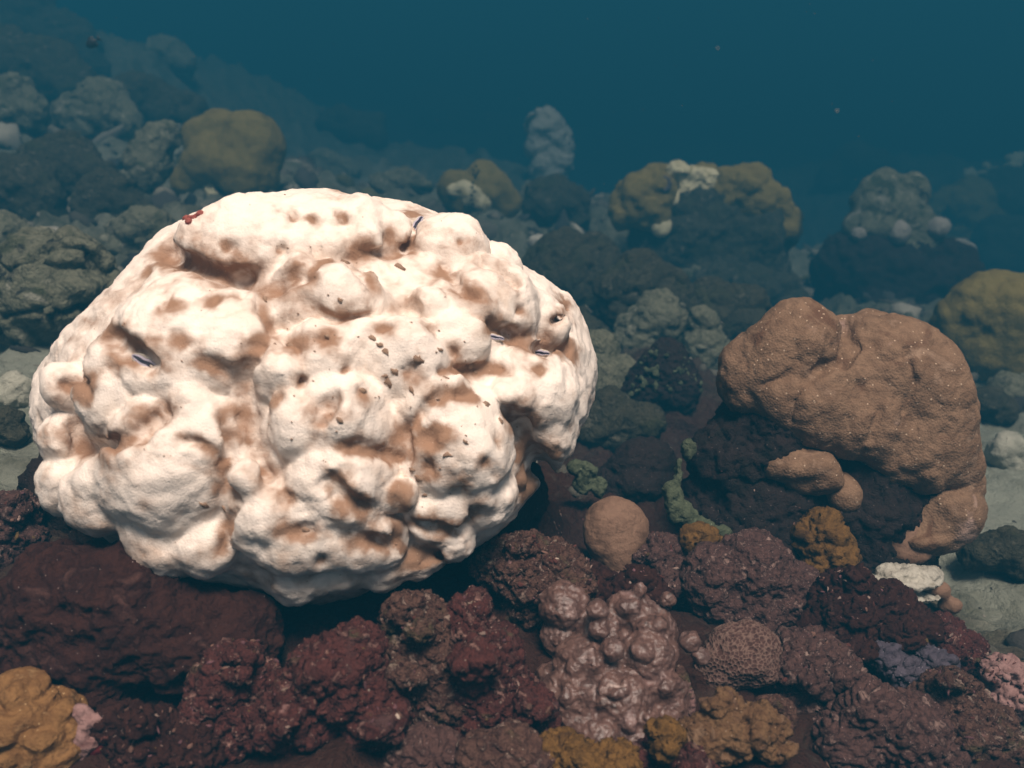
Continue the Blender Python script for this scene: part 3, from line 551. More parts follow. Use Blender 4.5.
rr = [('reef_rock', 'broad smooth dark purple rock in the shade left of the crusty rocks', (120, 690), [(60, 600, 58), (120, 610, 70), (180, 640, 55), (90, 660, 60), (30, 640, 50), (240, 640, 40)], 'darkpurple', (('fbm', 8, .016), ('ridge', 16, .012), ('cell', 40, .004), ('fine', 100, .002))),
      ('reef_rock', 'crusty dark red rock crowned with green film, below the bleached coral', (425, 720), [(420, 628, 34), (425, 660, 42), (440, 690, 40), (400, 690, 34), (455, 640, 24)], 'crust', CRUSTD),
      ('reef_rock', 'flaky reddish rock at the lower edge, left of the green filmed rock', (330, 740), [(345, 690, 36), (310, 705, 36), (370, 715, 30), (285, 720, 30), (350, 655, 24), (310, 668, 22)], 'maroon', CRUSTD),
      ('reef_rock', 'crusty brown rock close under the right end of the bleached coral', (530, 610), [(520, 570, 34), (548, 580, 34), (495, 565, 24), (570, 592, 22), (530, 598, 26)], 'crust', CRUSTD),
      ('reef_rock', 'low dark red rock between green filmed rock and shiny coral', (490, 720), [(480, 660, 34), (490, 695, 36), (520, 715, 30), (470, 620, 22)], 'maroon', CRUSTD),
      ('reef_rock', 'dark crusted rock with yellow green blotch near the bottom, left part', (225, 740), [(225, 690, 36), (250, 715, 32), (210, 725, 34), (240, 668, 22), (265, 690, 22)], 'maroon', CRUSTD),
      ('reef_rock', 'dark rock in the very bottom beside the dark red sponge', (150, 765), [(150, 745, 36), (190, 755, 30), (120, 730, 22)], 'darkpurple', CRUSTD),
      ('reef_rock', 'wide dark brown rock below the pale broken plate', (860, 650), [(850, 612, 38), (880, 620, 36), (830, 630, 28), (910, 630, 26), (865, 640, 32)], 'darkpurple', CRUSTD),
      ('reef_rock', 'knobbly mauve rock between purple honeycomb mound and dark slope', (810, 700), [(800, 660, 30), (815, 690, 34), (785, 690, 26), (840, 675, 24)], 'purple', CRUSTD),
      ('reef_rock', 'crusted brown rock at the right of the comb ridged coral', (960, 730), [(955, 700, 30), (975, 725, 30), (935, 710, 24), (990, 750, 28)], 'crust', CRUSTD),
      ('reef_rock', 'pinkish crusted rock at the right edge near the bottom', (1005, 715), [(1005, 680, 18), (1018, 695, 20), (998, 700, 14)], 'pinkcrust', CRUSTD),
      ('reef_rock', 'dark rock filling the bottom between ochre and shiny corals', (660, 768), [(655, 760, 24), (690, 778, 30), (620, 785, 30)], 'maroon', CRUSTD),
      ('reef_rock', 'pink flecked rock at the left edge beside the bleached coral', (20, 560), [(12, 520, 24), (22, 545, 22), (5, 545, 24)], 'purple', CRUSTD),
      ('reef_rock', 'mauve crusted rock between the tan knob and purple honeycomb mound', (672, 600), [(665, 560, 24), (680, 580, 26), (655, 585, 20), (690, 555, 16)], 'purple', CRUSTD),
      ('reef_rock', 'dark rock shelf behind the shiny knobbly coral, under the tan knob', (600, 620), [(590, 590, 24), (640, 600, 24), (615, 612, 26)], 'darkpurple', CRUSTD),
      ('reef_rock', 'mottled brown rock beyond the bottom right corals, at the sand edge', (950, 668), [(945, 640, 22), (965, 655, 22), (930, 648, 18)], 'maroon', CRUSTD)]
for n_, lab, ft, lb, mm, dsp in rr: thing(n_, lab, 'rock', ft, craggy(lb, lab, 2) if dsp is CRUSTD else lb, M[mm], dsp, vox=1.4, k=5 if dsp is CRUSTD else 22)
thing('green_algae', 'yellow green algae blotch on the dark rock near the bottom', 'algae', (240, 690), [(238, 685, (16, 10, 10), -.06), (228, 695, (10, 8, 8), -.06)], M['green'], CRUSTD, vox=1.2)
# ochre coral in the corner with its pink rim
thing('ochre_coral', 'ochre ridged coral with pink rim in the bottom corner', 'coral', (40, 760), [(20, 725, 40), (50, 735, 36), (10, 755, 40), (45, 760, 34), (25, 705, 26)], M['ochre'], (('fbm', 12, .008), ('maze', 26, .012), ('fine', 80, .0015)), vox=1.1,
      parts=(('pink_rim', [(82, 712, (8, 7, 8)), (94, 720, (9, 6, 6)), (84, 732, (7, 12, 8)), (80, 748, (9, 12, 8)), (68, 762, (12, 10, 8)), (92, 742, (6, 6, 6)), (60, 775, 12)], M['pinkcrust'], (('cell', 60, .005), ('fine', 120, .002)), -.02, {'vox': 1}), ))
thing('red_sponge', 'dark red smooth sponge beside the ochre coral rim', 'sponge', (100, 762), [(100, 738, 18), (95, 748, 14), (110, 732, 12)], M['darkred'], SOFTD, vox=1.2)

# ---- left slope
def rocks(rows, mat_default='grey', group=None, **kw):
    for lab, ft, lb, mm, *ds in rows:
        thing('boulder', lab, 'rock', ft, craggy(lb, lab), M[mm or mat_default], ds[0] if ds else ROCKD, group=group, k=12, **kw)
LMP = (('fbm', 6, .022), ('cell', 11, .03), ('cell', 28, .012), ('fine', 45, .005))
CRK = (('fbm', 6, .016), ('crack', 8, .030), ('cell', 18, .010), ('fine', 50, .004))
rocks([('large cracked grey boulder at the left edge above the pale sand', (60, 335), [(50, 290, 50), (20, 305, 44), (85, 312, 28), (70, 265, 34), (30, 265, 34), (95, 285, 24)], 'grey', CRK),
       ('rounded pale topped boulder touching the bleached coral upper left shoulder', (143, 255), [(145, 232, (30, 20, 28)), (130, 242, 20), (160, 240, 20)], 'grey'),
       ('pale greenish boulder cut by the left edge, above the cracked boulder', (5, 260), [(2, 236, 26), (15, 250, 18)], 'grey'),
       ('pale round boulder high at the left edge', (10, 130), [(8, 106, 26), (28, 112, 18)], 'grey'),
       ('long grey boulder at the top of the left slope', (40, 105), [(30, 72, 36), (60, 80, 30), (5, 60, 30), (80, 88, 20)], 'greydark'),
       ('brown grey boulder right of the long one on the slope', (105, 140), [(100, 110, 28), (80, 120, 24), (122, 122, 18)], 'grey'),
       ('dark boulder with deep hollows halfway up the left slope', (75, 200), [(70, 165, 30), (90, 180, 24), (50, 175, 26)], 'greydark'),
       ('mottled boulder at the left edge below the dark hollowed one', (20, 215), [(20, 185, 30), (40, 200, 24), (5, 195, 24)], 'greydark'),
       ('flat pale greenish rock slab leaning left of the olive coral', (155, 205), [(150, 160, (20, 26, 16)), (140, 180, (18, 16, 14)), (162, 142, (14, 12, 12))], 'grey'),
       ('small grey boulder between slab and rounded boulder', (115, 220), [(112, 195, 24), (95, 205, 20), (130, 205, 14)], 'greydark'),
       ('dim boulder at the top left corner', (30, 45), [(25, 22, 30), (60, 35, 24)], 'greydark'),
       ('dark block under the left edge of the slope, beside the small fish', (75, 65), [(70, 48, 20), (88, 60, 16), (52, 55, 18)], 'greydark'),
       ('dim far ridge rock above the slab', (150, 120), [(140, 95, 22), (165, 105, 20), (185, 112, 16)], 'greydark'),
       ('faint pale mound far behind the olive coral', (170, 68), [(165, 58, 14), (182, 64, 12)], 'grey'),
       ('low grey stone on the pale sand at the left edge', (15, 400), [(10, 388, 14), (22, 394, 10)], 'sandm'),
       ('dark stone on the sand close to the bleached coral left side', (8, 440), [(4, 428, 14), (16, 436, 10)], 'greydark')])
thing('olive_coral', 'rounded olive brown lobed coral behind the bleached coral left shoulder', 'coral', (230, 195), [(252, 145, 33), (210, 165, 28), (202, 138, 20), (245, 172, 32), (222, 128, 18), (188, 180, 16)], M['olive'], SOFTD, vox=1.5,
      parts=(('pale_edge', [(218, 132, (4, 10, 5)), (224, 145, (4, 8, 5)), (208, 180, (4, 12, 5)), (214, 196, (5, 8, 5))], M['paleyellow'], (('ridge', 30, .010), ), -.04, {'vox': 1}), ))

# ---- behind
thing('pale_coral', 'pale knobbly coral column with dark hole, standing alone far behind', 'coral', (550, 192), [(545, 130, 17), (553, 142, 16), (540, 148, 14), (555, 160, 15), (545, 168, 16), (552, 178, 13), (538, 125, 11)], M['white'], (('cell', 12, .03), ('fine', 30, .008)), vox=1, k=4, carve=[(531, 123, 9, -.06)],
      parts=(('hole_lining', [(533, 124, (8, 10, 6))], M['greydark'], (('fine', 20, .004), ), -.02, {'vox': 1}), ('brown_foot', [(551, 186, (13, 8, 10)), (545, 180, 9)], M['olive'], SOFTD, .0, {'vox': 1})))
thing('yellow_coral', 'dull yellow coral with pale patch, behind the top of bleached coral', 'coral', (470, 215), [(455, 188, 18), (490, 195, 24), (485, 178, 18), (470, 200, 20), (505, 205, 16)], M['olive'], SOFTD, vox=1.3,
      parts=(('pale_patch', [(462, 190, (15, 10, 8)), (476, 198, (12, 9, 8)), (484, 206, (8, 6, 6))], M['paleyellow'], (('fbm', 14, .012), ), -.09, {'vox': 1}), ))
thing('dead_branch', 'thin dark stick standing before the dull yellow coral', 'stick', (470, 216), [(474 - .35 * i + (2.2 if i % 3 == 0 else 0), 166 + i * 4.2, 1.6) for i in range(12)] + [(476 + i, 176 - 2 * i, 1.1) for i in range(4)], M['black'], (), vox=.6, k=1.5, dd=-.35)
rocks([('grey lumpy rock at the foot of the pale coral column', (560, 225), [(555, 200, 20), (575, 208, 16), (540, 210, 16)], 'greydark'),
       ('low rubble rock behind the bleached coral, left of yellow coral', (405, 195), [(400, 182, 14), (385, 186, 12), (418, 188, 10)], 'grey'),
       ('flat dim rock behind the bleached coral crown', (330, 175), [(325, 165, 16), (345, 168, 14), (305, 168, 12)], 'grey'),
       ('dim brown mound far off above the bleached coral', (350, 140), [(345, 125, 18), (370, 130, 14)], 'greydark'),
       ('faint far mound left of the pale coral column', (440, 130), [(435, 110, 20), (465, 118, 16)], 'greydark'),
       ('faint pale sand mound far off at right of centre', (825, 160), [(820, 146, (22, 14, 20)), (838, 152, 12)], 'grey'),
       ('faint far rock between the yellow topped rock and the right cluster', (850, 190), [(850, 168, 22), (875, 178, 20), (830, 180, 14)], 'greydark')])
thing('white_fragment', 'bright white chalky coral fragment right of the bleached coral', 'coral', (545, 252), [(538, 241, (10, 8, 8)), (546, 244, (7, 6, 6))], M['white'], (('fbm', 20, .008), ), vox=.9, dd=-.03)
thing('white_fragment', 'smaller mottled white fragment next to the chalky one', 'coral', (565, 250), [(562, 238, (9, 6, 7)), (570, 236, (5, 4, 4))], M['white'], (('ridge', 20, .012), ), vox=.9, dd=-.03)
# yellow topped rock
thing('coral_rock', 'grey rock with olive corals and pale plates on top, against the open water', 'rock', (705, 300), [(655, 230, 26), (700, 236, 42), (750, 232, 40), (690, 210, 36), (730, 215, 36), (770, 225, 28), (680, 255, 30), (730, 260, 34), (660, 250, 18), (710, 285, 40), (760, 270, 30)], M['greydark'], (('fbm', 7, .016), ('cell', 14, .018), ('fine', 30, .006)), body='rock', vox=1.6,
      parts=(('olive_coral', [(638, 202, 20), (655, 195, 20), (630, 215, 14), (650, 215, 16)], M['olive'], LMP, -.12), ('olive_coral', [(745, 195, 24), (762, 205, 22), (728, 188, 16), (782, 222, 14), (735, 200, 18)], M['olive'], LMP, -.10),
             ('olive_coral', [(668, 186, 18), (650, 182, 12), (700, 188, 18)], M['olive'], LMP, .0),
             ('pale_plate', [(680, 172, (12, 9, 12)), (695, 176, (13, 8, 12)), (688, 190, (12, 10, 10)), (704, 186, (13, 12, 10)), (676, 200, (7, 9, 8)), (715, 178, (8, 7, 8))], M['paleyellow'], (('fbm', 10, .014), ('ridge', 26, .008)), -.13, {'vox': .9, 'k': 8}),
             ('pale_patch', [(663, 226, (10, 11, 7)), (658, 218, (7, 6, 6)), (662, 205, (9, 6, 7))], M['paleyellow'], (('fbm', 14, .008), ), -.15, {'vox': .9}),
             ('white_tip', [(790, 216, (5, 5, 5))], M['white'], (('fbm', 14, .006), ), -.08, {'vox': .8}), ('blue_sponge', [(762, 230, (16, 9, 8)), (750, 226, 8)], M['blue'], SOFTD, -.05, {'vox': 1}),
             ('tube', [(664 + 5.5 * math.cos(a * .7), 184 - 6.5 * math.sin(a * .7), 2.6) for a in range(9)], M['blue'], (), -.22, {'vox': .6, 'k': 1})))
rocks([('dark rounded rock beneath the white fragments', (575, 305), [(570, 268, 36), (600, 265, 26), (548, 275, 22), (590, 290, 26)], 'greydark', LMP),
       ('lumpy grey brown rock, middle of the pile right of bleached coral', (640, 330), [(640, 285, 28), (655, 300, 26), (625, 300, 24), (665, 285, 16)], 'greydark', LMP),
       ('rounded rock with a paler fuzzy patch in the dark gap', (655, 350), [(652, 320, 22), (640, 338, 20), (668, 330, 18)], 'grey', LMP),
       ('knuckled grey rock below the yellow topped rock', (705, 300), [(690, 262, 18), (705, 275, 20), (675, 270, 14), (700, 290, 22), (718, 262, 12)], 'grey', LMP),
       ('dark clustered lumps left of the brown coral', (725, 350), [(715, 310, 24), (735, 325, 22), (700, 325, 20), (720, 340, 20), (745, 305, 16)], 'greydark', LMP),
       ('lumpy rock high behind the brown coral left lobe', (765, 315), [(755, 285, 20), (775, 295, 20), (740, 290, 14), (785, 305, 16)], 'greydark', LMP),
       ('small finger shaped grey rock near the brown coral', (708, 370), [(704, 325, 10), (712, 345, 12), (705, 335, 10), (700, 355, 14)], 'grey', LMP),
       ('greenish rock edge right behind the bleached coral lobe', (605, 400), [(600, 350, 14), (610, 375, 20), (600, 385, 18), (615, 395, 18)], 'grey', LMP),
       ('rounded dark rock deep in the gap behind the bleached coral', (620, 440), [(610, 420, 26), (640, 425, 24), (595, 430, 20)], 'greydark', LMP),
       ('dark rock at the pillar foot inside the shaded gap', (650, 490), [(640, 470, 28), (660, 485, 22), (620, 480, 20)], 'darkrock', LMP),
       ('stubby rock at the left of the pile under the dark rounded one', (590, 345), [(582, 325, 14), (596, 335, 12)], 'greydark', LMP)], vox=1.5)
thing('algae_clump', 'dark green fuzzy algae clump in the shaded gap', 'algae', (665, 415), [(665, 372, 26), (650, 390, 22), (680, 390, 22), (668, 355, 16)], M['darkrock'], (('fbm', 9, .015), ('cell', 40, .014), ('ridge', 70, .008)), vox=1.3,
      parts=(('green_tuft', nubs(11, [(665, 372, 28), (650, 388, 20), (680, 388, 22)], 70, 1.5, 3, 1.0), M['green'], (('fine', 70, .003), ), -.05, {'vox': 1, 'k': 1.5}), ))
thing('green_algae', 'pale green algae beside the bleached coral lower right lobe', 'algae', (590, 500), [(588, 470, (9, 8, 8)), (600, 488, (8, 10, 8)), (584, 484, (7, 8, 8)), (575, 468, (7, 5, 6))], M['green'], (('fbm', 18, .012), ('ridge', 40, .007)), vox=1.1, dd=-.12)

# ---- right cluster
thing('lobed_coral', 'grey brown coral of rounded lobes on a dark base, right background', 'coral', (890, 300), [(880, 192, 22), (905, 196, 20), (868, 205, 20), (895, 212, 24), (912, 222, 20), (920, 240, 22), (885, 228, 22), (862, 225, 20), (905, 250, 22)], M['grey'], (('fbm', 6, .014), ('cell', 14, .014)), vox=1.3, k=4,
      parts=(('dark_base', [(860, 265, 40), (900, 275, 44), (840, 275, 26), (935, 280, 40), (880, 310, 40)], M['darkrock'], ROCKD, .08),
             ('pale_lobe', [(899, 233, (11, 13, 10))], M['greypale'], (('fine', 25, .003), ), -.10, {'vox': .9}), ('pale_lobe', [(938, 228, (12, 11, 10))], M['greypale'], (('fine', 25, .003), ), -.10, {'vox': .9}), ('pale_lobe', [(858, 234, (8, 7, 8))], M['greypale'], (('fine', 25, .003), ), -.08, {'vox': .9})))
rocks([('wide grey lobe at the front of the right background group', (945, 280), [(940, 256, (24, 17, 22)), (925, 262, 14), (958, 262, 14)], 'greypale', SOFTD),
       ('fuzzy olive grey mound behind the grey lobes', (965, 270), [(960, 218, 30), (980, 230, 24), (945, 230, 22), (970, 248, 24)], 'olive', LMP),
       ('grey rock cut by the right edge below the branching coral', (1015, 275), [(1010, 245, 24), (1025, 260, 20), (995, 262, 16)], 'greydark', LMP),
       ('dark rock under the branching coral at the right edge', (1000, 230), [(1000, 205, 30), (1022, 195, 28), (980, 212, 18)], 'greydark', LMP)])
q = random.Random(5); br = []
for i in range(46):
    x, y = q.choice([(995, 170), (1010, 182), (988, 180), (1018, 160), (1004, 194), (972, 175), (1008, 172)]); br.append((x + q.gauss(0, 9), y + q.gauss(0, 7), q.uniform(3, 6), q.uniform(-.1, .1)))
thing('branching_coral', 'pale green stubby branching coral at the right edge, upper background', 'coral', (1000, 215), br, M['paleyellow'], (('fine', 20, .008), ), vox=.9, k=3)
q = random.Random(9)
thing('branching_coral', 'cream stubby branching coral beside the wide grey lobe', 'coral', (980, 280), [(q.uniform(955, 1000), 262 - abs(q.gauss(0, 8)) , q.uniform(3, 6), q.uniform(-.08, .08)) for _ in range(26)] + [(978, 264, (22, 7, 14))], M['paleyellow'], (('fine', 20, .008), ), vox=.9, k=3, dd=-.05)
thing('olive_coral', 'big smooth olive coral dome cut by the right edge, behind the brown coral', 'coral', (985, 375), [(985, 318, 46), (1020, 325, 50), (955, 322, 24), (1000, 345, 40)], M['olive'], (('fbm', 5, .03), ('cell', 12, .014)), vox=1.6)
rocks([('pale rubble stone on the sand at the right edge', (1010, 470), [(1008, 455, 16), (1022, 460, 14)], 'sandm'),
       ('dark rubble stone on the sand right of the brown coral', (990, 420), [(988, 405, 16), (1002, 412, 12)], 'greydark'),
       ('grey rubble rock below the olive dome at the right', (1015, 405), [(1012, 390, 18), (1028, 396, 16)], 'grey'),
       ('dark low rock across the sand, lower right', (1000, 580), [(990, 555, (26, 14, 20)), (1018, 560, 20)], 'greydark')])

# ------------------------------------------------------------------ small giant clams in the coral, algae tuft, flecks, fish
def tube_mesh(P, r, n=8):
    P = np.array(P); T = np.gradient(P, axis=0); T /= np.linalg.norm(T, axis=1)[:, None]
    ref = np.array([0, 0, 1.0]); ref = ref if abs(T[:, 2]).mean() < .8 else np.array([1.0, 0, 0])
    A = np.cross(T, ref); A /= np.linalg.norm(A, axis=1)[:, None]; B = np.cross(T, A); r = np.ones(len(P)) * r
    a = np.arange(n) * 2 * math.pi / n
    V = (P[:, None] + r[:, None, None] * (np.cos(a)[None, :, None] * A[:, None] + np.sin(a)[None, :, None] * B[:, None])).reshape(-1, 3)
    i = np.arange(len(P) * n).reshape(len(P), n); j = np.roll(i, -1, 1)
    return V, np.stack([i[:-1], j[:-1], j[1:], i[1:]], -1).reshape(-1, 4)
def clam(p0, p1, label, lift=.001, gape=.16):
    m = hit(BT, (p0[0] + p1[0]) / 2, (p0[1] + p1[1]) / 2)
    if m is None: return
    c, n = m; d = (c - CP) @ FW; L = math.hypot(p1[0] - p0[0], p1[1] - p0[1]) * d / F / 2 * 1.1
    ax = RT * (p1[0] - p0[0]) - UP * (p1[1] - p0[1]); n = (n + (CP - c) / np.linalg.norm(CP - c)); n /= np.linalg.norm(n)
    ax -= n * (ax @ n); ax /= np.linalg.norm(ax); sd_ = np.cross(n, ax); base = c + n * lift
    root = empty('clam', base, label, 'clam', 'clams set in the bleached coral'); t = np.linspace(-1, 1, 33); env = np.sqrt(np.clip(1 - t ** 2, 0, 1))
    for s in (1, -1):
        wv = np.sin(t * 9 + s) * .022 * env
        for nm, off, up, rr_, mm in (('shell', gape * 1.9, -.10, .10, 'shell'), ('mantle', gape, .02, .085, 'mantle'), ('mantle_edge', gape * .5, .09, .03, 'mantle_dark')):
            P = (ax[None] * t[:, None] + sd_[None] * (s * (env * off + wv))[:, None] + n[None] * (env * (up + .12) - .12)[:, None]) * L
            V, Fc = tube_mesh(P, (rr_ * (.25 + .75 * env)) * L)
            link(nm, make_mesh(nm, V, Fc, M[mm]), parent=root)
    P = (ax[None] * t[:, None] * .9 + n[None] * (env * .04 - .06)[:, None]) * L
    V, Fc = tube_mesh(P, .10 * L * (.1 + .9 * env)); link('gape', make_mesh('gape', V, Fc, M['mantle_dark']), parent=root)
clam((134, 356), (163, 372), 'striped clam slit in the hollow on the bleached coral left flank')
clam((411, 236), (422, 214), 'upright clam slit in the groove near the bleached coral crown')
clam((480, 336), (504, 338), 'thin clam slit under the brown groove on the bleached coral right side', gape=.1)
clam((527, 351), (550, 354), 'pale clam slit at the groove end nearest the bleached coral right edge', gape=.12)
q = random.Random(2); ra = None
for x, y in ((186, 219), (190, 214), (194, 217), (197, 211), (203, 208), (200, 214), (189, 222), (207, 206), (195, 206)):
    h_ = hit(BT, x, y)
    if h_ is None: continue
    d_ = float((h_[0] - CP) @ FW); ra = ra or empty('red_algae', h_[0], 'small red algae tuft on the upper left shoulder of the bleached coral', 'algae')
    lump('tuft', [(x + q.gauss(0, 1.4), y + q.gauss(0, 1.2), q.uniform(1.2, 2.4), q.uniform(-.004, .002)) for _ in range(5)], d_, M['red'], (('fine', 160, .0015), ), vox=.7, k=3, parent=ra, root=np.array(ra.location))
def flecks():
    q = random.Random(8); Vs, Fs, n = [], [], 0
    spots = [(372, 338), (380, 345), (386, 352), (328, 337), (469, 366), (475, 372), (446, 378), (388, 382), (412, 390), (420, 360), (440, 350), (395, 372), (300, 380), (362, 390), (385, 376), (224, 508), (204, 505), (340, 300), (345, 262), (400, 267), (411, 470), (425, 495), (418, 478), (465, 442), (448, 455), (500, 420), (486, 404), (418, 360), (306, 530), (340, 420), (290, 345), (265, 300), (310, 247), (250, 205), (285, 195)]
    spots += [(q.gauss(400, 60), q.gauss(380, 50)) for _ in range(30)] + [(q.gauss(280, 100), q.gauss(330, 90)) for _ in range(30)]
    for i, (x, y) in enumerate(spots):
        h_ = hit(BT, x, y)
        if h_ is None: continue
        c, nn = h_; r = (q.uniform(2.5, 5.5) if i < 32 else q.uniform(.6, 1.3)) * 1.9 / F
        t1 = np.cross(nn, [q.random(), q.random(), q.random() + .1]); t1 /= np.linalg.norm(t1); t2 = np.cross(nn, t1); m = 9
        rad_ = [r * q.uniform(.45, 1.15) for _ in range(m)]
        top = [c + nn * (.0010 + .0010 * q.random()) + (t1 * math.cos(a * 2 * math.pi / m) + t2 * math.sin(a * 2 * math.pi / m) * .6) * rad_[a] for a in range(m)]
        bot = [p - nn * .006 for p in top]; Vs += top + bot + [c + nn * .0022]
        for a in range(m):
            b = (a + 1) % m; Fs += [(n + a, n + b, n + 2 * m), (n + a, n + m + a, n + m + b), (n + a, n + m + b, n + b)]
        n += 2 * m + 1
    o = link('detritus_fleck', make_mesh('detritus_fleck', np.array(Vs) - b_root, np.array(Fs), M['detritus']), parent=bleached, kind='stuff')
flecks()
def fish(px, py, d, length_px, label):
    s = length_px * d / F; org = at(px, py, d); root = empty('fish', org, label, 'fish'); t = np.linspace(0, 1, 15)
    hgt = .24 * np.sin(np.clip(t * 1.05 + .02, 0, 1) * math.pi) ** .7 + .03; wid = hgt * .42; a = np.arange(12) * math.pi / 6
    X = (t - .5) * .8
    V = np.stack([np.repeat(X[:, None], 12, 1), wid[:, None] * np.cos(a), hgt[:, None] * np.sin(a)], -1).reshape(-1, 3); i = np.arange(15 * 12).reshape(15, 12); j = np.roll(i, -1, 1)
    Fc = np.stack([i[:-1], j[:-1], j[1:], i[1:]], -1).reshape(-1, 4)[:, ::-1]; Rm = np.array([[math.cos(-.5), 0, math.sin(-.5)], [0, 1, 0], [-math.sin(-.5), 0, math.cos(-.5)]])
    def add(nm, V, Fc, mm): link(nm, make_mesh(nm, (np.array(V) @ Rm.T) * s, np.array(Fc), M[mm]), parent=root)
    add('body', V, Fc, 'fishskin')
    def fin(nm, pts):
        n = len(pts); V = [(x, .012, z) for x, z in pts] + [(x, -.012, z) for x, z in pts]
        Fc = [(0, k_, k_ + 1) for k_ in range(1, n - 1)] + [(n, n + k_ + 1, n + k_) for k_ in range(1, n - 1)] + [f for k_ in range(n) for f in ((k_, n + k_, n + (k_ + 1) % n), (k_, n + (k_ + 1) % n, (k_ + 1) % n))]
        add(nm, V, Fc, 'fishskin')
    fin('tail', [(.36, 0), (.40, .05), (.62, .2), (.54, 0), (.62, -.2), (.40, -.05)]); fin('dorsal_fin', [(-.15, .2), (.0, .36), (.25, .3), (.3, .12)]); fin('belly_fin', [(0, -.2), (.1, -.34), (.28, -.25), (.28, -.12)])
    for sg in (1, -1): add('eye', [(-.28 + .03 * x, sg * (.07 + .015 * y), .06 + .03 * z) for x, y, z in ((1, 0, 0), (-1, 0, 0), (0, 0, 1), (0, 0, -1), (0, 1, 0), (0, -1, 0))], [(0, 2, 4), (2, 1, 4), (1, 3, 4), (3, 0, 4), (2, 0, 5), (1, 2, 5), (3, 1, 5), (0, 3, 5)], 'mantle_dark')
fish(92, 43, 4.2, 17, 'small dark fish hovering over the top of the left slope')

# ------------------------------------------------------------------ crusts, nodules and rubble too many to count
def ico():
    t = (1 + 5 ** .5) / 2
    V = np.array([(-1, t, 0), (1, t, 0), (-1, -t, 0), (1, -t, 0), (0, -1, t), (0, 1, t), (0, -1, -t), (0, 1, -t), (t, 0, -1), (t, 0, 1), (-t, 0, -1), (-t, 0, 1)], float)
    Fc = [(0, 11, 5), (0, 5, 1), (0, 1, 7), (0, 7, 10), (0, 10, 11), (1, 5, 9), (5, 11, 4), (11, 10, 2), (10, 7, 6), (7, 1, 8), (3, 9, 4), (3, 4, 2), (3, 2, 6), (3, 6, 8), (3, 8, 9), (4, 9, 5), (2, 4, 11), (6, 2, 10), (8, 6, 7), (9, 8, 1)]
    V /= np.linalg.norm(V, axis=1)[:, None]; V = list(map(tuple, V)); mid = {}; out = []
    def m_(a, b):
        k = (min(a, b), max(a, b))
        if k not in mid:
            p = np.array(V[a]) + np.array(V[b]); V.append(tuple(p / np.linalg.norm(p))); mid[k] = len(V) - 1
        return mid[k]
    for a, b, c in Fc:
        x, y, z = m_(a, b), m_(b, c), m_(c, a); out += [(a, x, z), (b, y, x), (c, z, y), (x, y, z)]
    return np.array(V), np.array(out)
IV, IF = ico()
I0 = np.array([(0, 11, 5), (0, 5, 1), (0, 1, 7), (0, 7, 10), (0, 10, 11), (1, 5, 9), (5, 11, 4), (11, 10, 2), (10, 7, 6), (7, 1, 8), (3, 9, 4), (3, 4, 2), (3, 2, 6), (3, 6, 8), (3, 8, 9), (4, 9, 5), (2, 4, 11), (6, 2, 10), (8, 6, 7), (9, 8, 1)])
def strew(name, label, src, count, r0, r1, palette, seed, mask, flat=.6):
    IV, IF = (globals()['IV'], globals()['IF']) if r1 > .05 else (globals()['IV'][:12], I0)      # small nodules need few faces
    g = np.random.RandomState(seed); pts, nrm = [], []
    for V, Fc, share in src:
        a = V[Fc[:, 0]]; b = V[Fc[:, 1]]; c = V[Fc[:, 2]]; fn = np.cross(b - a, c - a); ar = np.linalg.norm(fn, axis=1); ctr = (a + c) / 2
        w = ar * mask(ctr, fn / (ar[:, None] + 1e-12))
        if w.sum() <= 0: continue
        k = g.choice(len(Fc), int(count * share), p=w / w.sum()); pts.append(ctr[k]); nrm.append(fn[k] / ar[k][:, None])
    P, N = np.concatenate(pts), np.concatenate(nrm); n = len(P)
    cl = np.clip(.5 + fbm(P * 9, 3), .0, 1); keep = g.rand(n) < cl * 1.3; P, N = P[keep], N[keep]; n = len(P)
    r = r0 * (r1 / r0) ** (g.rand(n) ** 1.6); r *= np.clip(np.hypot(P[:, 0], P[:, 1]) / 6, .22, 1) if r1 > .05 else 1
    el = [np.array([1, 1, 1]) if q_ % 2 else np.array([1.5, .6, .8]) for q_ in range(14)]
    shapes = [el[s] * IV * (1 + .45 * perlin(IV * 1.6 + s * 9)[:, None] + .3 * perlin(IV * 3.5 + s * 5)[:, None]) * np.array([1, g.uniform(.6, 1), flat]) for s in range(14)]
    T = np.cross(N, g.normal(size=(n, 3))); T /= np.linalg.norm(T, axis=1)[:, None]; B = np.cross(N, T); sid = g.randint(0, 14, n)
    S3 = np.array(shapes)[sid] * r[:, None, None]
    V = P[:, None] + S3[..., :1] * T[:, None] + S3[..., 1:2] * B[:, None] + S3[..., 2:] * N[:, None]
    Fc = (IF[None] + (np.arange(n) * len(IV))[:, None, None]).reshape(-1, 3)
    pal = np.array([c for c, w in palette]); pw = np.array([w for c, w in palette]); col = pal[g.choice(len(pal), n, p=pw / pw.sum())] * g.uniform(.6, 1.35, (n, 1))
    col = np.repeat(col, len(IV), 0)
    link(name, make_mesh(name, V.reshape(-1, 3), Fc, M['growth'], {'tint': col}), label=label, kind='stuff')
near_src = [(SV, SF, .35)]
rk = [(V, Fc) for V, Fc, o in BODIES if o.name.startswith('reef_rock') and not o['label'].startswith('broad smooth') or o.name.startswith('pillar')]
near_src += [(V, Fc, .65 / len(rk)) for V, Fc in rk]
def m_near(c, n): return ((np.abs(c[:, 0]) < 1.4) & (c[:, 1] > .7) & (c[:, 1] < 2.1) & (n[:, 2] > -.3) & (c[:, 2] > -.1)) * 1.0
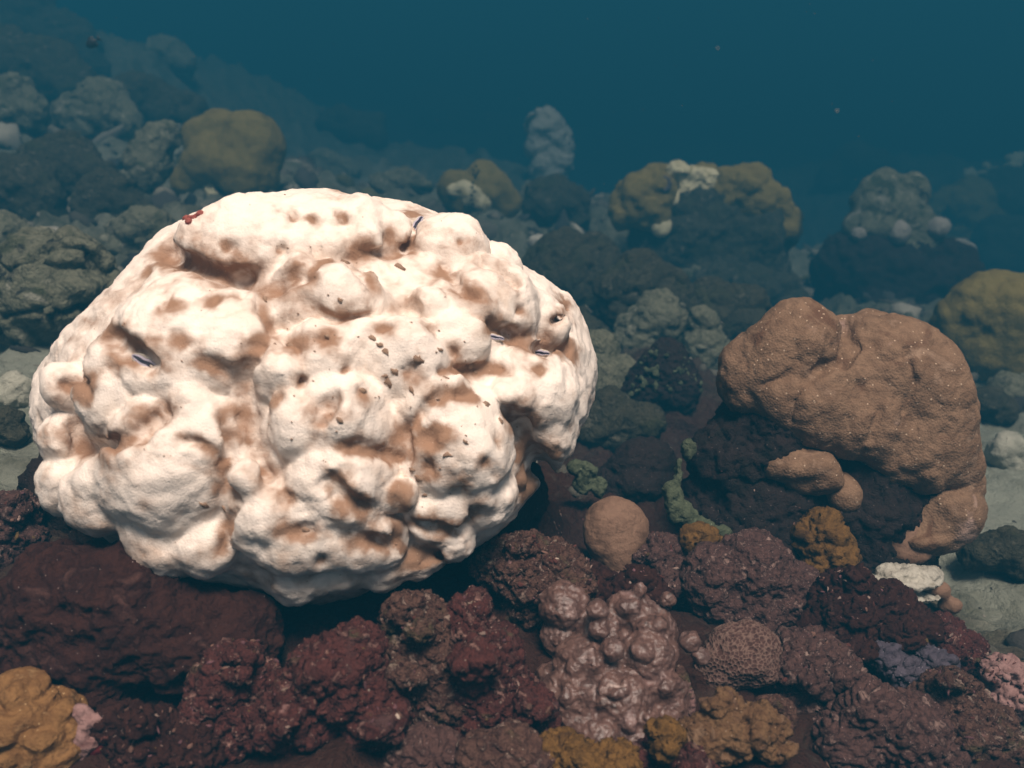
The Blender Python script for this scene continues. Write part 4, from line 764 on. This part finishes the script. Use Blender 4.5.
strew('encrusting_growth', 'reddish nodules and crusts covering the near reef', near_src, 11000, .0018, .0075, [((.085, .03, .024), 4), ((.035, .013, .011), 5), ((.15, .08, .06), 3), ((.13, .06, .065), 2), ((.26, .18, .15), 1.3), ((.12, .075, .03), .6), ((.40, .32, .26), .06)], 4, m_near, .4)
def m_bed(c, n): return ((np.hypot(c[:, 0], c[:, 1]) > 1.9) & (np.hypot(c[:, 0], c[:, 1]) < 11) & (c[:, 1] > .8) & (np.abs(c[:, 0]) < c[:, 1] * .8 + .3)) * 1.0
strew('rubble', 'grey coral rubble strewn over the bottom behind', [(SV, SF, 1.0)], 7000, .010, .15, [((.10, .09, .07), 4), ((.05, .045, .04), 4), ((.18, .165, .13), 3), ((.30, .28, .23), 1), ((.09, .085, .04), 1)], 6, m_bed)

def snow():
    g = np.random.RandomState(3); n = 420; P = np.c_[g.uniform(-2.2, 2.2, n), g.uniform(.5, 4.5, n), g.uniform(.2, 1.9, n)]; P = P[P[:, 2] > ground(P[:, 0], P[:, 1])[0] + .25]; n = len(P)
    r = .0005 + .0011 * g.rand(n) ** 3; v8 = IV[:12]; f8 = I0
    V = (P[:, None] + v8[None] * r[:, None, None] * g.uniform(.5, 1.4, (n, 1, 3))).reshape(-1, 3); Fc = (f8[None] + (np.arange(n) * 12)[:, None, None]).reshape(-1, 3)
    link('drifting_specks', make_mesh('drifting_specks', V, Fc, M['greypale']), label='tiny pale specks drifting in the water', kind='stuff')
snow()

# ------------------------------------------------------------------ the water: one even volume round everything
def build_haze():
    lo, hi = np.array([-90, -90, SV[:, 2].min() - 1.0]), np.array([90, 90, max(CAM_Z, SV[:, 2].max()) + .5])
    V = np.array([[x, y, z] for x in (lo[0], hi[0]) for y in (lo[1], hi[1]) for z in (lo[2], hi[2])])
    Fc = np.array([[0, 1, 3, 2], [4, 6, 7, 5], [0, 4, 5, 1], [2, 3, 7, 6], [0, 2, 6, 4], [1, 5, 7, 3]])
    m = bpy.data.materials.new('water_haze'); m.use_nodes = True; t = m.node_tree; t.nodes.clear()
    o = t.nodes.new('ShaderNodeOutputMaterial'); v = t.nodes.new('ShaderNodeVolumePrincipled')
    v.inputs['Color'].default_value = (.013, .112, .190, 1); v.inputs['Density'].default_value = HAZE_D
    v.inputs['Absorption Color'].default_value = (.04, .08, .11, 1); v.inputs['Anisotropy'].default_value = 0.0
    t.links.new(v.outputs[0], o.inputs['Volume'])
    link('haze', make_mesh('haze', V, Fc, m), label='blue-green water thickening with distance', kind='stuff')
HAZE_D = .195
build_haze()
